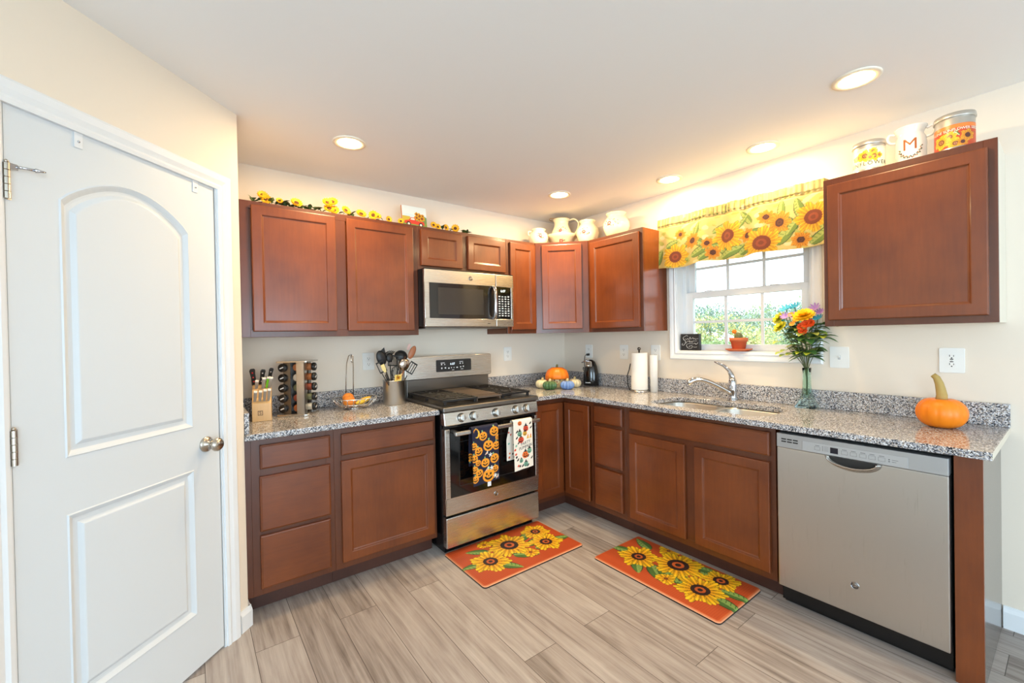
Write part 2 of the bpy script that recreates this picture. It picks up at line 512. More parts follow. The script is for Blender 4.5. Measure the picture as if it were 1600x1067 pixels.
b = MB(); b.box(-6.6, -6.5, -7.6, -5.9, 0, HC).box(-6.6, -6.5, -3.3, PY+0.1, 0, HC).box(-6.6, -6.5, -5.9, -3.3, 0, 0.7).box(-6.6, -6.5, -5.9, -3.3, 2.2, HC)
struct(b.build('wall_left', M_WALL))
b = MB(); b.box(-6.6, -4.9, -7.6, -7.5, 0, HC).box(-0.9, 0.16, -7.6, -7.5, 0, HC).box(-4.9, -0.9, -7.6, -7.5, 2.15, HC)
struct(b.build('wall_front', M_WALL))

# baseboards
BB = [(0, 0), (0.014, 0), (0.014, 0.075), (0.011, 0.083), (0.008, 0.09), (0.006, 0.1), (0, 0.1)]
b = MB(); b.prism([(-p[0], p[1]) for p in BB], -7.5, -2.826, 'y'); struct(b.build('baseboard_right', M_WHITE))
b = MB(); b.prism([(-p[0], p[1]) for p in BB], -0.055, 0.012, 'x')
on_diag(b.build('baseboard_diagonal', M_WHITE))
b = MB(); b.prism([(p[0], p[1]) for p in BB], EY-0.006, -0.59, 'y', M=Matrix.Translation((EX, 0, 0)))
struct(b.build('baseboard_return', M_WHITE))

# pantry door, in the diagonal wall's own frame (x along the wall, -y into the room)
tr = bpy.data.objects.new('trim_1', None); COL.objects.link(tr); on_diag(tr)
CP = [(0, 0), (0, -0.012), (0.012, -0.015), (0.022, -0.011), (0.04, -0.017), (0.062, -0.019), (0.07, -0.014), (0.07, 0)]   # casing section
def casing(name, x_in, x_out, parent):
    s = 1 if x_out > x_in else -1
    b = MB(); n = len(CP)
    vs = [(x_in+s*p[0], p[1], z+(p[0] if k else 0)) for k, z in ((0, 0.0), (1, DZ-0.008)) for p in CP]
    b.add(vs, [(i, i+1, n+i+1, n+i) for i in range(n-1)]+[tuple(range(n)), tuple(range(2*n-1, n-1, -1))])
    return b.build(name, M_WHITE, parent)
casing('casing_side', DX1+0.008, DX1+0.08, tr)
casing('casing_side', DX0-0.008, DX0-0.08, tr)
b = MB(); n = len(CP)
vs = [(x+s*p[0], p[1], DZ-0.008+p[0]) for s, x in ((-1, DX0-0.008), (1, DX1+0.008)) for p in CP]
b.add(vs, [(i, i+1, n+i+1, n+i) for i in range(n-1)]+[tuple(range(n)), tuple(range(2*n-1, n-1, -1))])
b.build('casing_head', M_WHITE, tr)
b = MB(); b.box(DX1, DX1+0.012, -0.004, 0.1, 0, DZ+0.012).box(DX0-0.012, DX0, -0.004, 0.1, 0, DZ+0.012).box(DX0-0.012, DX1+0.012, -0.004, 0.1, DZ, DZ+0.012)
b.build('jamb', M_WHITE, tr)

dr = bpy.data.objects.new('door_1', None); COL.objects.link(dr); on_diag(dr)
LX0, LX1 = DX0+0.004, DX1-0.005
LZ0, LZ1 = 0.012, DZ-0.006
def arch_outline(x0, x1, z0, z1, rise, k=20):
    pts = [(x0, z0), (x1, z0)]
    for i in range(k+1):
        t = i/k
        pts.append((x1+(x0-x1)*t, z1-rise+rise*math.sin(PI*t)**0.8 if rise else z1))
    return pts
def raised_panel(b, pl):
    # moulded groove and raised field, rings stepping in from the door face
    n = len(pl)
    cx = sum(p[0] for p in pl)/n; cz = sum(p[1] for p in pl)/n
    xs = [p[0] for p in pl]; zs = [p[1] for p in pl]
    hw, hh = (max(xs)-min(xs))/2, (max(zs)-min(zs))/2
    mx, mz = (max(xs)+min(xs))/2, (max(zs)+min(zs))/2
    rings = []
    for ins, y in ((0, 0.0), (0.004, -0.003), (0.010, 0.0005), (0.020, 0.008), (0.026, 0.009), (0.034, 0.009), (0.045, 0.001), (0.048, 0.0)):
        rings.append([(mx+(p[0]-mx)*(hw-ins)/hw, y-0.0, mz+(p[1]-mz)*(hh-ins)/hh) for p in pl])
    vs = [q for r in rings for q in r]
    fs = [(k*n+i, k*n+(i+1) % n, (k+1)*n+(i+1) % n, (k+1)*n+i) for k in range(len(rings)-1) for i in range(n)]
    fs.append(tuple((len(rings)-1)*n+i for i in range(n)))
    b.add(vs, fs)
    return
up = arch_outline(-0.725, -0.275, 1.01, 1.915, 0.105)
lo = arch_outline(-0.725, -0.275, 0.235, 0.835, 0.0, 2)
lo = [(-0.725, 0.235), (-0.275, 0.235), (-0.275, 0.835), (-0.725, 0.835)]
b = MB()
# face of the leaf around the two panels, in strips so the panels can sink into it
def strip(x0, x1, z0, z1): b.add([(x0, 0, z0), (x1, 0, z0), (x1, 0, z1), (x0, 0, z1)], [(0, 1, 2, 3)])
strip(LX0, -0.725, LZ0, LZ1); strip(-0.275, LX1, LZ0, LZ1)
strip(-0.725, -0.275, LZ0, 0.235); strip(-0.725, -0.275, 0.835, 1.01)
ar = up[2:]
vs = [(p[0], 0, p[1]) for p in ar]+[(p[0], 0, LZ1) for p in ar]
b.add(vs, [(i, i+1, len(ar)+i+1, len(ar)+i) for i in range(len(ar)-1)])
raised_panel(b, up); raised_panel(b, lo)
b.add([(LX0, 0, LZ0), (LX1, 0, LZ0), (LX1, 0, LZ1), (LX0, 0, LZ1), (LX0, 0.035, LZ0), (LX1, 0.035, LZ0), (LX1, 0.035, LZ1), (LX0, 0.035, LZ1)],
      [(4, 7, 6, 5), (0, 4, 5, 1), (1, 5, 6, 2), (2, 6, 7, 3), (3, 7, 4, 0)])
b.build('leaf', M_DOOR, dr)
for hz, stop in ((1.77, True), (1.025, False), (0.24, False)):
    b = MB()
    b.box(LX0-0.010, LX0+0.012, -0.003, 0.001, hz, hz+0.1)
    for k in range(5):
        b.lathe([(0.0075, 0.001), (0.0075, 0.019)], (LX0-0.001, -0.009, hz+0.02*k), 16, smooth=False)
    b.lathe([(0.005, 0), (0.005, 0.006), (0.002, 0.009)], (LX0-0.001, -0.009, hz+0.1), 10)
    hinge = b.build('hinge', M_NICKEL, dr)
    if stop:
        b = MB()
        b.box(LX0-0.004, LX0+0.022, -0.013, -0.011, hz+0.085, hz+0.101)
        b.tube([(LX0+0.02, -0.012, hz+0.095), (LX0+0.05, -0.03, hz+0.095)], 0.004, 8)
        b.tube([(LX0+0.05, -0.03, hz+0.095), (LX0+0.068, -0.041, hz+0.095)], [0.007, 0.002], 8)
        b.build('door_stop', M_CHROME, hinge)
b = MB()
Mk = Matrix.Translation((LX1-0.068, 0, 0.925)) @ Matrix.Rotation(PI/2, 4, 'X')
b.lathe([(0.0, 0), (0.033, 0), (0.033, 0.004), (0.028, 0.009), (0.013, 0.012), (0.011, 0.028), (0.013, 0.034), (0.023, 0.040), (0.0285, 0.05), (0.028, 0.058), (0.021, 0.066), (0.0, 0.069)], seg=32, M=Mk)
b.build('doorknob', M_NICKEL, dr)
# over-the-door hooks hang on the leaf
for xh, nm in ((-0.668, 'white over-the-door hanger bracket on door top, nearer the hinges'), (-0.238, 'white over-the-door hanger bracket on door top, nearer the knob side')):
    p = DGM @ Vector((xh, 0, LZ1))
    h = thing('door_hook', nm, 'hook', p, PI/4, 'over-the-door hooks')
    b = MB(); b.box(-0.012, 0.012, -0.003, -0.0012, -0.05, 0.002).box(-0.012, 0.012, -0.003, 0.03, 0.001, 0.003)
    b.build('strap', M_WHITE, h)
    b = MB(); b.lathe([(0.0, -0.0), (0.004, 0.0), (0.003, 0.003), (0, 0.004)], M=Matrix.Translation((0, -0.003, -0.03)) @ Matrix.Rotation(PI/2, 4, 'X'), seg=10)
    b.build('screw', M_CHROME, h)

# ------------------------------------------------------------------ window over the sink
win = bpy.data.objects.new('window_1', None); COL.objects.link(win); struct(win)
def glass_mat():
    m = bpy.data.materials.new('window_glass'); m.use_nodes = True
    nt = m.node_tree; nt.nodes.clear()
    o = N(nt, 'ShaderNodeOutputMaterial'); t = N(nt, 'ShaderNodeBsdfTransparent'); g = N(nt, 'ShaderNodeBsdfGlossy'); mx = N(nt, 'ShaderNodeMixShader'); fr = N(nt, 'ShaderNodeFresnel')
    t.inputs[0].default_value = (0.96, 0.98, 0.97, 1); g.inputs['Roughness'].default_value = 0.02
    nt.links.new(fr.outputs[0], mx.inputs[0]); nt.links.new(t.outputs[0], mx.inputs[1]); nt.links.new(g.outputs[0], mx.inputs[2]); nt.links.new(mx.outputs[0], o.inputs[0])
    return m
M_GLASS = glass_mat()
b = MB(); cw = 0.055
WC = [(0, 0), (-0.010, 0), (-0.016, 0.008), (-0.011, 0.018), (-0.017, 0.034), (-0.019, 0.048), (-0.012, cw), (0, cw)]
def ring_casing(b, y0, y1, z0, z1):
    n = len(WC); vs = []
    for (sy, sz, yy, zz) in ((1, -1, y0, z0), (-1, -1, y1, z0), (-1, 1, y1, z1), (1, 1, y0, z1)):
        vs += [(p[0], yy+sy*p[1], zz+sz*p[1]) for p in WC]
    fs = [(k*n+i, k*n+i+1, ((k+1) % 4)*n+i+1, ((k+1) % 4)*n+i) for k in range(4) for i in range(n-1)]
    b.add(vs, fs)
ring_casing(b, WY0, WY1, WZ0, WZ1)
b.build('casing', M_WHITE, win)
b = MB(); b.box(-0.004, 0.15, WY1, WY0, WZ0-0.002, WZ0+0.011).build('sill', M_WHITE, win, 0.003)
b = MB(); b.box(0.0, 0.15, WY0-0.008, WY0, WZ0, WZ1).box(0.0, 0.15, WY1, WY1+0.008, WZ0, WZ1).box(0, 0.15, WY1, WY0, WZ1-0.008, WZ1)
b.build('jamb', M_WHITE, win)
b = MB(); y0, y1 = WY0-0.008, WY1+0.008
b.box(0.075, 0.15, y0-0.03, y0, WZ0+0.01, WZ1-0.008).box(0.075, 0.15, y1, y1+0.03, WZ0+0.01, WZ1-0.008).box(0.075, 0.15, y1, y0, WZ1-0.03, WZ1-0.008).box(0.075, 0.15, y1, y0, WZ0+0.01, WZ0+0.028)
b.build('frame', M_WHITE, win, 0.002)
def sash(name, xc, z0, z1, gz0, gz1, hz):
    b = MB(); ya, yb = -1.252, -2.054
    ga, gb = -1.312, -2.046
    ga = -1.300; gb = -2.012
    t = 0.016
    b.box(xc-t, xc+t, ga, ya, z0, z1).box(xc-t, xc+t, yb, gb, z0, z1).box(xc-t, xc+t, gb, ga, z0, gz0).box(xc-t, xc+t, gb, ga, gz1, z1)
    s = b.build(name, M_WHITE, win, 0.003)
    b = MB()
    for ym in (-1.540, -1.780): b.box(xc-0.005, xc+0.005, ym-0.009, ym+0.009, gz0, gz1)
    b.box(xc-0.0052, xc+0.0052, gb, ga, hz-0.009, hz+0.009)
    b.build('muntin', M_WHITE, s)
    b = MB(); b.box(xc-0.002, xc+0.002, gb, ga, gz0, gz1); b.build('glass', M_GLASS, s)
    return s
s = sash('sash', 0.093, 1.246, 1.660, 1.276, 1.615, 1.440)
for yl in (-1.42, -1.86):
    b = MB(); b.box(0.07, 0.1, yl-0.025, yl+0.025, 1.660, 1.666).box(0.066, 0.074, yl-0.012, yl+0.012, 1.656, 1.664); b.build('latch', M_WHITE, s, 0.002)
sash('sash', 0.127, 1.625, 2.045, 1.665, 2.01, 1.838)

# ------------------------------------------------------------------ recessed ceiling lights
M_LENS = mat('lamp_lens', (255, 205, 135), 0.5, emit=70)
M_RING = mat('lamp_trim_ring', (238, 228, 208), 0.5)
def ceiling_light(x, y, label, power=6.5, vis=True):
    t = thing('ceiling_light', label, 'ceiling light', (x, y, HC), 0, 'recessed ceiling lights')
    b = MB(); b.lathe([(0.086, 0.0), (0.086, -0.004), (0.080, -0.006), (0.064, -0.006), (0.060, -0.003), (0.060, 0.0)], seg=40, cap=False)
    b.build('trim_ring', M_RING, t)
    b = MB(); b.lathe([(0.0, -0.014), (0.030, -0.0125), (0.050, -0.008), (0.060, -0.003)], seg=32, cap=False); b.build('lens', M_LENS, t)
    d = bpy.data.lights.new('bulb', 'AREA'); d.shape = 'DISK'; d.size = 0.11; d.energy = power; d.color = (1.0, 0.75, 0.42); d.spread = PI
    o = bpy.data.objects.new('bulb', d); COL.objects.link(o); o.parent = t; o.location = (0, 0, -0.018)
    return t
ceiling_light(-0.636, -2.472, 'glowing recessed ceiling light in front of the right wall cabinet', 4.5)
ceiling_light(-2.213, -0.646, 'glowing recessed ceiling light above the left double-door wall cabinet', 15)
ceiling_light(-0.245, -1.935, 'glowing recessed ceiling light over the right half of the window valance', 9)
ceiling_light(-0.240, -1.325, 'glowing recessed ceiling light over the left half of the window valance', 8)
ceiling_light(-0.657, -0.656, 'glowing recessed ceiling light in front of the diagonal corner cabinet', 19)

# ------------------------------------------------------------------ cabinets
R90 = -PI/2
def ring_front(b, x0, x1, z0, z1, rings, back):
    """front built of nested rectangles: rings = (inset, depth); depth measured from the wall"""
    vs = []; fs = []
    for ins, d in rings:
        vs += [(x0+ins, -d, z0+ins), (x1-ins, -d, z0+ins), (x1-ins, -d, z1-ins), (x0+ins, -d, z1-ins)]
    for k in range(len(rings)-1):
        for i in range(4):
            fs.append((k*4+i, k*4+(i+1) % 4, k*4+4+(i+1) % 4, k*4+4+i))
    n = len(rings)-1
    fs.append((0, 3, 2, 1)); fs.append((n*4, n*4+1, n*4+2, n*4+3))
    b.add(vs, fs)
def cab_door(parent, x0, x1, z0, z1, d0, t=0.02, fw=0.052, name='door'):
    b = MB(); d = d0+t
    ring_front(b, x0, x1, z0, z1, [(0, d0+0.0005), (0, d-0.004), (0.0015, d-0.0012), (0.005, d), (fw-0.004, d), (fw, d-0.0015), (fw+0.003, d-0.0065), (fw+0.009, d-0.0085), (fw+0.0105, d-0.0085)], d0)
    return b.build(name, M_WOOD, parent)
def cab_drawer(parent, x0, x1, z0, z1, d0, t=0.02, name='drawer'):
    b = MB(); d = d0+t
    ring_front(b, x0, x1, z0, z1, [(0, d0+0.0005), (0, d-0.007), (0.002, d-0.0035), (0.006, d-0.002), (0.009, d)], d0)
    return b.build(name, M_WOODH, parent)
def frame_bars(parent, W_, z0, z1, d, st=0.04, rails=(), stiles=(), th=0.019):
    b = MB()
    b.box(0, st, -d+th, -d, z0, z1).box(W_-st, W_, -d+th, -d, z0, z1)
    b.box(st, W_-st, -d+th, -d, z0, z0+st).box(st, W_-st, -d+th, -d, z1-st, z1)
    for r in rails: b.box(st, W_-st, -d+th, -d, r-0.02, r+0.02)
    for s in stiles: b.box(s-0.03, s+0.03, -d+th+0.0004, -d+0.0004, z0+st, z1-st)
    return b.build('face_frame', M_WOODF, parent, 0.0008, 1)
def carcass(parent, W_, z0, z1, d, mats=None, x0=0.0):
    return MB().box(x0, W_, -d, -0.001, z0, z1).build('carcass', mats or M_WOOD, parent)

HB, HT, DU = 1.382, 2.135, 0.295
def wall_cab(label, loc, rz, W_, doors, z0=HB, side=None, stiles=()):
    t = thing('wall_cabinet', label, 'cabinet', (loc[0], loc[1], z0), rz)
    carcass(t, W_-0.001, 0, HT-z0, DU-0.019, side)
    frame_bars(t, W_, 0, HT-z0, DU, stiles=stiles)
    for a, c, e, f in doors: cab_door(t, a, c, e-z0, f-z0, DU)
    return t
t = wall_cab('long wall cabinet with two tall doors, left of the microwave', (-2.702, 0), 0, 1.035,
         [(0.052, 0.494, 1.413, 2.112), (0.560, 1.000, 1.413, 2.112)], stiles=(0.527,))
b = MB(); b.box(-0.030, -0.0005, -DU+0.001, -DU+0.02, 0, HT-HB); b.build('filler_strip', M_WOODF, t)
wall_cab('short wall cabinet with two small doors above the microwave', (-1.666, 0), 0, 0.762,
         [(0.022, 0.350, 1.862, 2.112), (0.398, 0.740, 1.862, 2.112)], z0=1.834, stiles=(0.374,))
wall_cab('narrow one-door wall cabinet between microwave and corner cabinet', (-0.903, 0), 0, 0.2975,
         [(0.026, 0.285, 1.413, 2.112)])
t = thing('wall_cabinet', 'diagonal corner wall cabinet with one door facing the room', 'cabinet', (-0.605, -0.295, HB), -PI/4)
Rm = Matrix.Rotation(PI/4, 4, 'Z') @ Matrix.Translation((0.605, 0.295, 0))
poly = [(-0.6045, -0.001), (-0.001, -0.001), (-0.001, -0.6045), (-0.296, -0.6045), (-0.6045, -0.296)]
b = MB(); b.prism([tuple((Rm @ Vector((p[0], p[1], 0)))[:2]) for p in poly], 0, HT-HB); b.build('carcass', M_WOOD, t)
b = MB(); Wd = 0.4384
b.box(0.001, 0.056, -0.0045, 0.0, 0, HT-HB).box(Wd-0.056, Wd-0.001, -0.0045, 0.0, 0, HT-HB).box(0.056, Wd-0.056, -0.0045, 0, 0, 0.036).box(0.056, Wd-0.056, -0.0045, 0, HT-HB-0.03, HT-HB)
b.build('face_frame', M_WOODF, t)
cab_door(t, 0.056, 0.384, 1.413-HB, 2.112-HB, 0.0045)
wall_cab('one-door wall cabinet between the corner cabinet and the window', (0, -0.6055), R90, 0.532,
         [(0.034, 0.505, 1.410, 2.108)])
wall_cab('large one-door wall cabinet on the right wall, right of window', (0, -2.244), R90, 0.600,
         [(0.020, 0.574, 1.413, 2.100)], side=M_SIDE)

DB, HTOE, HCB = 0.588, 0.0985, 0.882
def base_cab(label, loc, rz, W_, doors, drawers, rails=(), stiles=(), toe=True, low=False):
    t = thing('base_cabinet', label, 'cabinet', (loc[0], loc[1], 0), rz)
    if low:       # open-topped box that the sink hangs in
        MB().box(0, W_-0.001, -DB+0.019, -0.001, HTOE, 0.66).box(0, 0.016, -DB+0.019, -0.001, 0.66, HCB-0.001).box(W_-0.017, W_-0.001, -DB+0.019, -0.001, 0.66, HCB-0.001).build('carcass', M_WOOD, t)
    else: carcass(t, W_-0.001, HTOE, HCB-0.001, DB-0.019)
    frame_bars(t, W_, HTOE, HCB-0.001, DB, rails=rails, stiles=stiles)
    for a in doors: cab_door(t, *a, DB)
    for a in drawers: cab_drawer(t, *a, DB)
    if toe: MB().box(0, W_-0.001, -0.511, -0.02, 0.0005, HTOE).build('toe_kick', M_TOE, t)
    return t
t = base_cab('three-drawer base cabinet at the left end, beside the pantry door', (-2.704, 0), 0, 0.3875, [],
         [(0.038, 0.368, 0.725, 0.845), (0.034, 0.366, 0.416, 0.690), (0.032, 0.362, 0.132, 0.396)], rails=(0.708, 0.406))
b = MB(); b.box(-0.029, -0.0005, -DB+0.001, -DB+0.02, HTOE, HCB-0.001); b.build('filler_strip', M_WOODF, t)
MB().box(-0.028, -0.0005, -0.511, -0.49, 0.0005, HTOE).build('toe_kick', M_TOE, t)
base_cab('base cabinet with one drawer over one door, left of the range', (-2.316, 0), 0, 0.612,
         [(0.034, 0.592, 0.134, 0.694)], [(0.038, 0.596, 0.724, 0.842)], rails=(0.709,))
t = thing('base_cabinet', 'L-shaped corner base cabinet with two doors meeting in the corner', 'cabinet', (0, 0, 0))
poly = [(-0.9, -0.001), (-0.001, -0.001), (-0.001, -0.9), (-0.569, -0.9), (-0.569, -0.569), (-0.9, -0.569)]
MB().prism(poly, HTOE, HCB-0.001).build('carcass', M_WOOD, t)
b = MB(); b.box(-0.9, -0.588, -0.588, -0.569, 0.84, HCB-0.001).box(-0.588, -0.569, -0.9, -0.588, 0.84, HCB-0.001).box(-0.9, -0.588, -0.588, -0.569, HTOE, 0.14).box(-0.588, -0.569, -0.9, -0.588, HTOE, 0.14)
b.box(-0.9, -0.884, -0.588, -0.569, 0.14, 0.84).box(-0.588, -0.569, -0.9, -0.876, 0.14, 0.84).box(-0.6, -0.569, -0.6, -0.569, 0.14, 0.84)
b.build('face_frame', M_WOODF, t)
cab_door(t, -0.886, -0.612, 0.134, 0.840, DB)
h2 = cab_door(t, 0.612, 0.868, 0.134, 0.840, DB); h2.rotation_euler = (0, 0, R90)
poly = [(-0.9, -0.02), (-0.02, -0.02), (-0.02, -0.9), (-0.511, -0.9), (-0.511, -0.511), (-0.9, -0.511)]
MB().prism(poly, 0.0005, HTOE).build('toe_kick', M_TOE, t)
base_cab('narrow three-drawer base cabinet beside the corner doors', (0, -0.901), R90, 0.2895, [],
         [(0.018, 0.268, 0.731, 0.853), (0.018, 0.266, 0.432, 0.706), (0.018, 0.264, 0.138, 0.408)], rails=(0.718, 0.42))
t = base_cab('sink base cabinet with wide false front over two doors', (0, -1.191), R90, 0.927,
         [(0.036, 0.436, 0.135, 0.700), (0.496, 0.902, 0.135, 0.700)], [], rails=(0.715,), stiles=(0.466,), low=True)
cab_drawer(t, 0.036, 0.904, 0.731, 0.853, DB, name='false_front')
t = thing('end_panel', 'brown end post with glossy grey side panel, right of dishwasher', 'cabinet panel', (0, -2.748, 0), R90)
MB().box(0.0, 0.076, -0.601, -0.580, 0.0005, HCB-0.001).build('post', M_WOOD, t)
MB().box(0.070, 0.0745, -0.580, -0.002, 0.0005, HCB-0.001).build('side_panel', M_PANEL, t)

# ------------------------------------------------------------------ counters, sink and tap
HCT, DC = 0.913, 0.650
t = thing('countertop', 'short granite countertop left of the range, with backsplash', 'countertop', (EX+0.002, 0, HCB))
MB().box(0, 1.030, -DC, -0.001, 0, HCT-HCB).build('slab', M_GRANITE, t, 0.004)
MB().box(0.022, 1.030, -0.021, -0.001, HCT-HCB+0.0005, 0.1345).build('backsplash', M_GRANITE, t, 0.002)
MB().box(0, 0.021, -DC+0.012, -0.001, HCT-HCB+0.0005, 0.1345).build('side_splash', M_GRANITE, t, 0.002)

def rrect(x0, x1, y0, y1, r, k=7):
    p = []
    for cx, cy, a in ((x1-r, y1-r, 0), (x0+r, y1-r, PI/2), (x0+r, y0+r, PI), (x1-r, y0+r, 1.5*PI)):
        for i in range(k+1):
            g = a+PI/2*i/k
            p.append((cx+r*math.cos(g), cy+r*math.sin(g)))
    return p
SX0, SX1, SY0, SY1 = -0.548, -0.165, -2.045, -1.315
t = thing('countertop', 'long L-shaped granite countertop holding the sink, with backsplash', 'countertop', (0, 0, HCB))
poly = [(-0.921, -0.001), (-0.001, -0.001), (-0.001, -2.853), (-DC, -2.853), (-DC, -DC), (-0.921, -DC)]
bm = bmesh.new()
ov = [bm.verts.new((p[0], p[1], HCT-HCB)) for p in poly]
hv = [bm.verts.new((p[0], p[1], HCT-HCB)) for p in rrect(SX0, SX1, SY0, SY1, 0.10)]
ed = [bm.edges.new((l[i], l[(i+1) % len(l)])) for l in (ov, hv) for i in range(len(l))]
bmesh.ops.triangle_fill(bm, use_beauty=True, use_dissolve=False, edges=ed)
ex = bmesh.ops.extrude_face_region(bm, geom=list(bm.faces))
bmesh.ops.translate(bm, verts=[v for v in ex['geom'] if isinstance(v, bmesh.types.BMVert)], vec=(0, 0, -(HCT-HCB)))
bmesh.ops.recalc_face_normals(bm, faces=list(bm.faces))
me = bpy.data.meshes.new('slab'); bm.to_mesh(me); bm.free(); me.materials.append(M_GRANITE)
M_EDGE = mat('honed_granite_edge', (214, 204, 186), 0.4, bump=0.1)
me.materials.append(M_EDGE)
for p in me.polygons:
    if p.normal.y < -0.9 and p.center.y < -2.85: p.material_index = 1
o = bpy.data.objects.new('slab', me); COL.objects.link(o); o.parent = t
bv = o.modifiers.new('bevel', 'BEVEL'); bv.width = 0.004; bv.segments = 2; bv.limit_method = 'ANGLE'; bv.angle_limit = 0.9
b = MB(); b.box(-0.921, -0.0215, -0.021, -0.001, HCT-HCB+0.0005, 0.1345).box(-0.021, -0.001, -2.853, -0.001, HCT-HCB+0.0005, 0.1345); b.build('backsplash', M_GRANITE, t, 0.002)

t = thing('sink', 'double-bowl stainless steel sink set under the granite counter', 'sink', (0, 0, 0.68))
def bowl(y0, y1, nm):
    b = MB(); rings = []
    for ins, z, r in ((-0.008, 0.2015, 0.08), (0.0, 0.2005, 0.075), (0.004, 0.19, 0.075), (0.012, 0.05, 0.07), (0.03, 0.012, 0.06), (0.07, 0.004, 0.05), (0.12, 0.002, 0.02)):
        rings.append([(p[0], p[1], z) for p in rrect(SX0-0.008+ins, SX1+0.008-ins, y0+ins, y1-ins, r)])
    n = len(rings[0])
    vs = [q for r in rings for q in r]
    fs = [(k*n+i, k*n+(i+1) % n, (k+1)*n+(i+1) % n, (k+1)*n+i) for k in range(len(rings)-1) for i in range(n)]
    fs.append(tuple((len(rings)-1)*n+i for i in range(n)))
    b.add(vs, fs, 0, True)
    o = b.build(nm, M_STEELB, t)
    MB().lathe([(0.0, 0.004), (0.022, 0.003), (0.038, 0.006), (0.043, 0.003)], ((SX0+SX1)/2+0.03, (y0+y1)/2, 0.0), 24, cap=False).build('drain', M_CHROME, o)
M_STEELB = steel_mat('sink_steel', (216, 212, 204), 0.30, 1, 0.04)
bowl(-1.668, SY1+0.012, 'bowl'); bowl(SY0-0.012, -1.682, 'bowl')
MB().box(SX0+0.02, SX1-0.02, -1.6815, -1.6685, 0.14, 0.1995).build('divider', M_STEELB, t, 0.004)

t = thing('faucet', 'chrome single-lever kitchen faucet behind the sink', 'faucet', (-0.085, -1.664, HCT))
b = MB(); b.lathe([(0.031, 0), (0.031, 0.006), (0.027, 0.012), (0.025, 0.03), (0.0265, 0.06), (0.027, 0.1), (0.025, 0.128), (0.019, 0.142), (0.008, 0.148), (0, 0.149)], seg=28); b.build('body', M_CHROME, t)
b = MB(); pts = []; rs = []
P0, P1, P2, P3 = Vector((-0.01, 0.0, 0.045)), Vector((-0.07, 0.09, 0.11)), Vector((-0.12, 0.16, 0.165)), Vector((-0.165, 0.205, 0.118))
for i in range(17):
    s = i/16; q = P0*(1-s)**3+3*P1*s*(1-s)**2+3*P2*s*s*(1-s)+P3*s**3
    pts.append(q); rs.append(0.0165-0.003*s if s < 0.7 else 0.0145+0.006*((s-0.7)/0.3))
pts.append(P3+Vector((-0.006, 0.008, -0.014))); rs.append(0.019)
b.tube(pts, rs, 14); b.build('spout', M_CHROME, t)
b = MB(); pts = [(0, 0, 0.13), (0.0, 0.006, 0.165), (-0.002, 0.02, 0.195), (-0.01, 0.05, 0.225), (-0.02, 0.085, 0.242), (-0.026, 0.108, 0.250)]
b.tube(pts, [0.022, 0.018, 0.0135, 0.010, 0.0075, 0.004], 12, flat=0.8); b.build('lever', M_CHROME, t)

# ------------------------------------------------------------------ appliances
def emblem(parent, x, y, z, r, m=None):
    """round badge with two interlaced letters, facing -y"""
    b = MB(); Mx = Matrix.Translation((x, y, z)) @ Matrix.Rotation(PI/2, 4, 'X')
    b.lathe([(0, 0.0), (r*0.86, 0.0), (r*0.86, 0.0012), (0, 0.0012)], seg=28, M=Mx, mi=1)
    b.tube([(x+r*0.93*math.cos(a), y-0.0012, z+r*0.93*math.sin(a)) for a in np.linspace(0, 2*PI, 29)[:-1]], r*0.09, 6, 0, True)
    vs, fs = text_shape('GE', r*1.15, shear=0.25, spacing=0.8)
    b.add([(x+p[0], y-0.0018, z+p[1]) for p in vs], fs, 0)
    return b.build('badge', [m or M_CHROME, M_STEELD], parent)

# range
RW = 0.755
t = rg = thing('gas_range', 'stainless steel gas range between the base cabinets', 'stove', (-1.690, 0, 0))
MB().box(0.002, RW-0.002, -0.635, -0.03, 0.03, 0.905).build('body', M_BLACK, t, 0.002)
MB().box(0.02, RW-0.02, -0.62, -0.08, 0.0005, 0.03).build('plinth', M_BLACK, t)
b = MB(); b.box(0.004, RW-0.004, -0.682, -0.636, 0.05, 0.238); b.build('storage_drawer', M_STEEL, t, 0.005)
od = MB().box(0.004, RW-0.004, -0.682, -0.636, 0.252, 0.356).box(0.004, 0.040, -0.682, -0.636, 0.356, 0.790).box(RW-0.028, RW-0.004, -0.682, -0.636, 0.356, 0.790).build('oven_door', M_STEEL, t, 0.004)
MB().box(0.0405, RW-0.0285, -0.6815, -0.640, 0.357, 0.788).build('window', M_BLACKG, od)
b = MB(); b.box(0.10, RW-0.09, -0.6822, -0.6816, 0.42, 0.425).box(0.10, 0.104, -0.6822, -0.6816, 0.425, 0.70).box(RW-0.094, RW-0.09, -0.6822, -0.6816, 0.425, 0.70).box(0.10, RW-0.09, -0.6822, -0.6816, 0.70, 0.704)
b.build('window_border', mat('window_border', (34, 32, 31), 0.3), od)
emblem(od, 0.378, -0.6822, 0.312, 0.016)
b = MB(); b.box(0.045, RW-0.03, -0.748, -0.727, 0.754, 0.780).box(0.06, 0.085, -0.728, -0.68, 0.756, 0.777).box(RW-0.075, RW-0.05, -0.728, -0.68, 0.756, 0.777)
b.build('handle', M_STEEL, od, 0.006)
MB().box(0.004, RW-0.004, -0.660, -0.636, 0.7915, 0.812).build('vent_gap', M_BLACK, t)
b = MB(); b.prism([(-0.636, 0.814), (-0.690, 0.812), (-0.676, 0.895), (-0.636, 0.897)], 0.0, RW, 'x'); b.build('control_panel', M_STEEL, t, 0.005)
tl = math.atan2(0.014, 0.083)
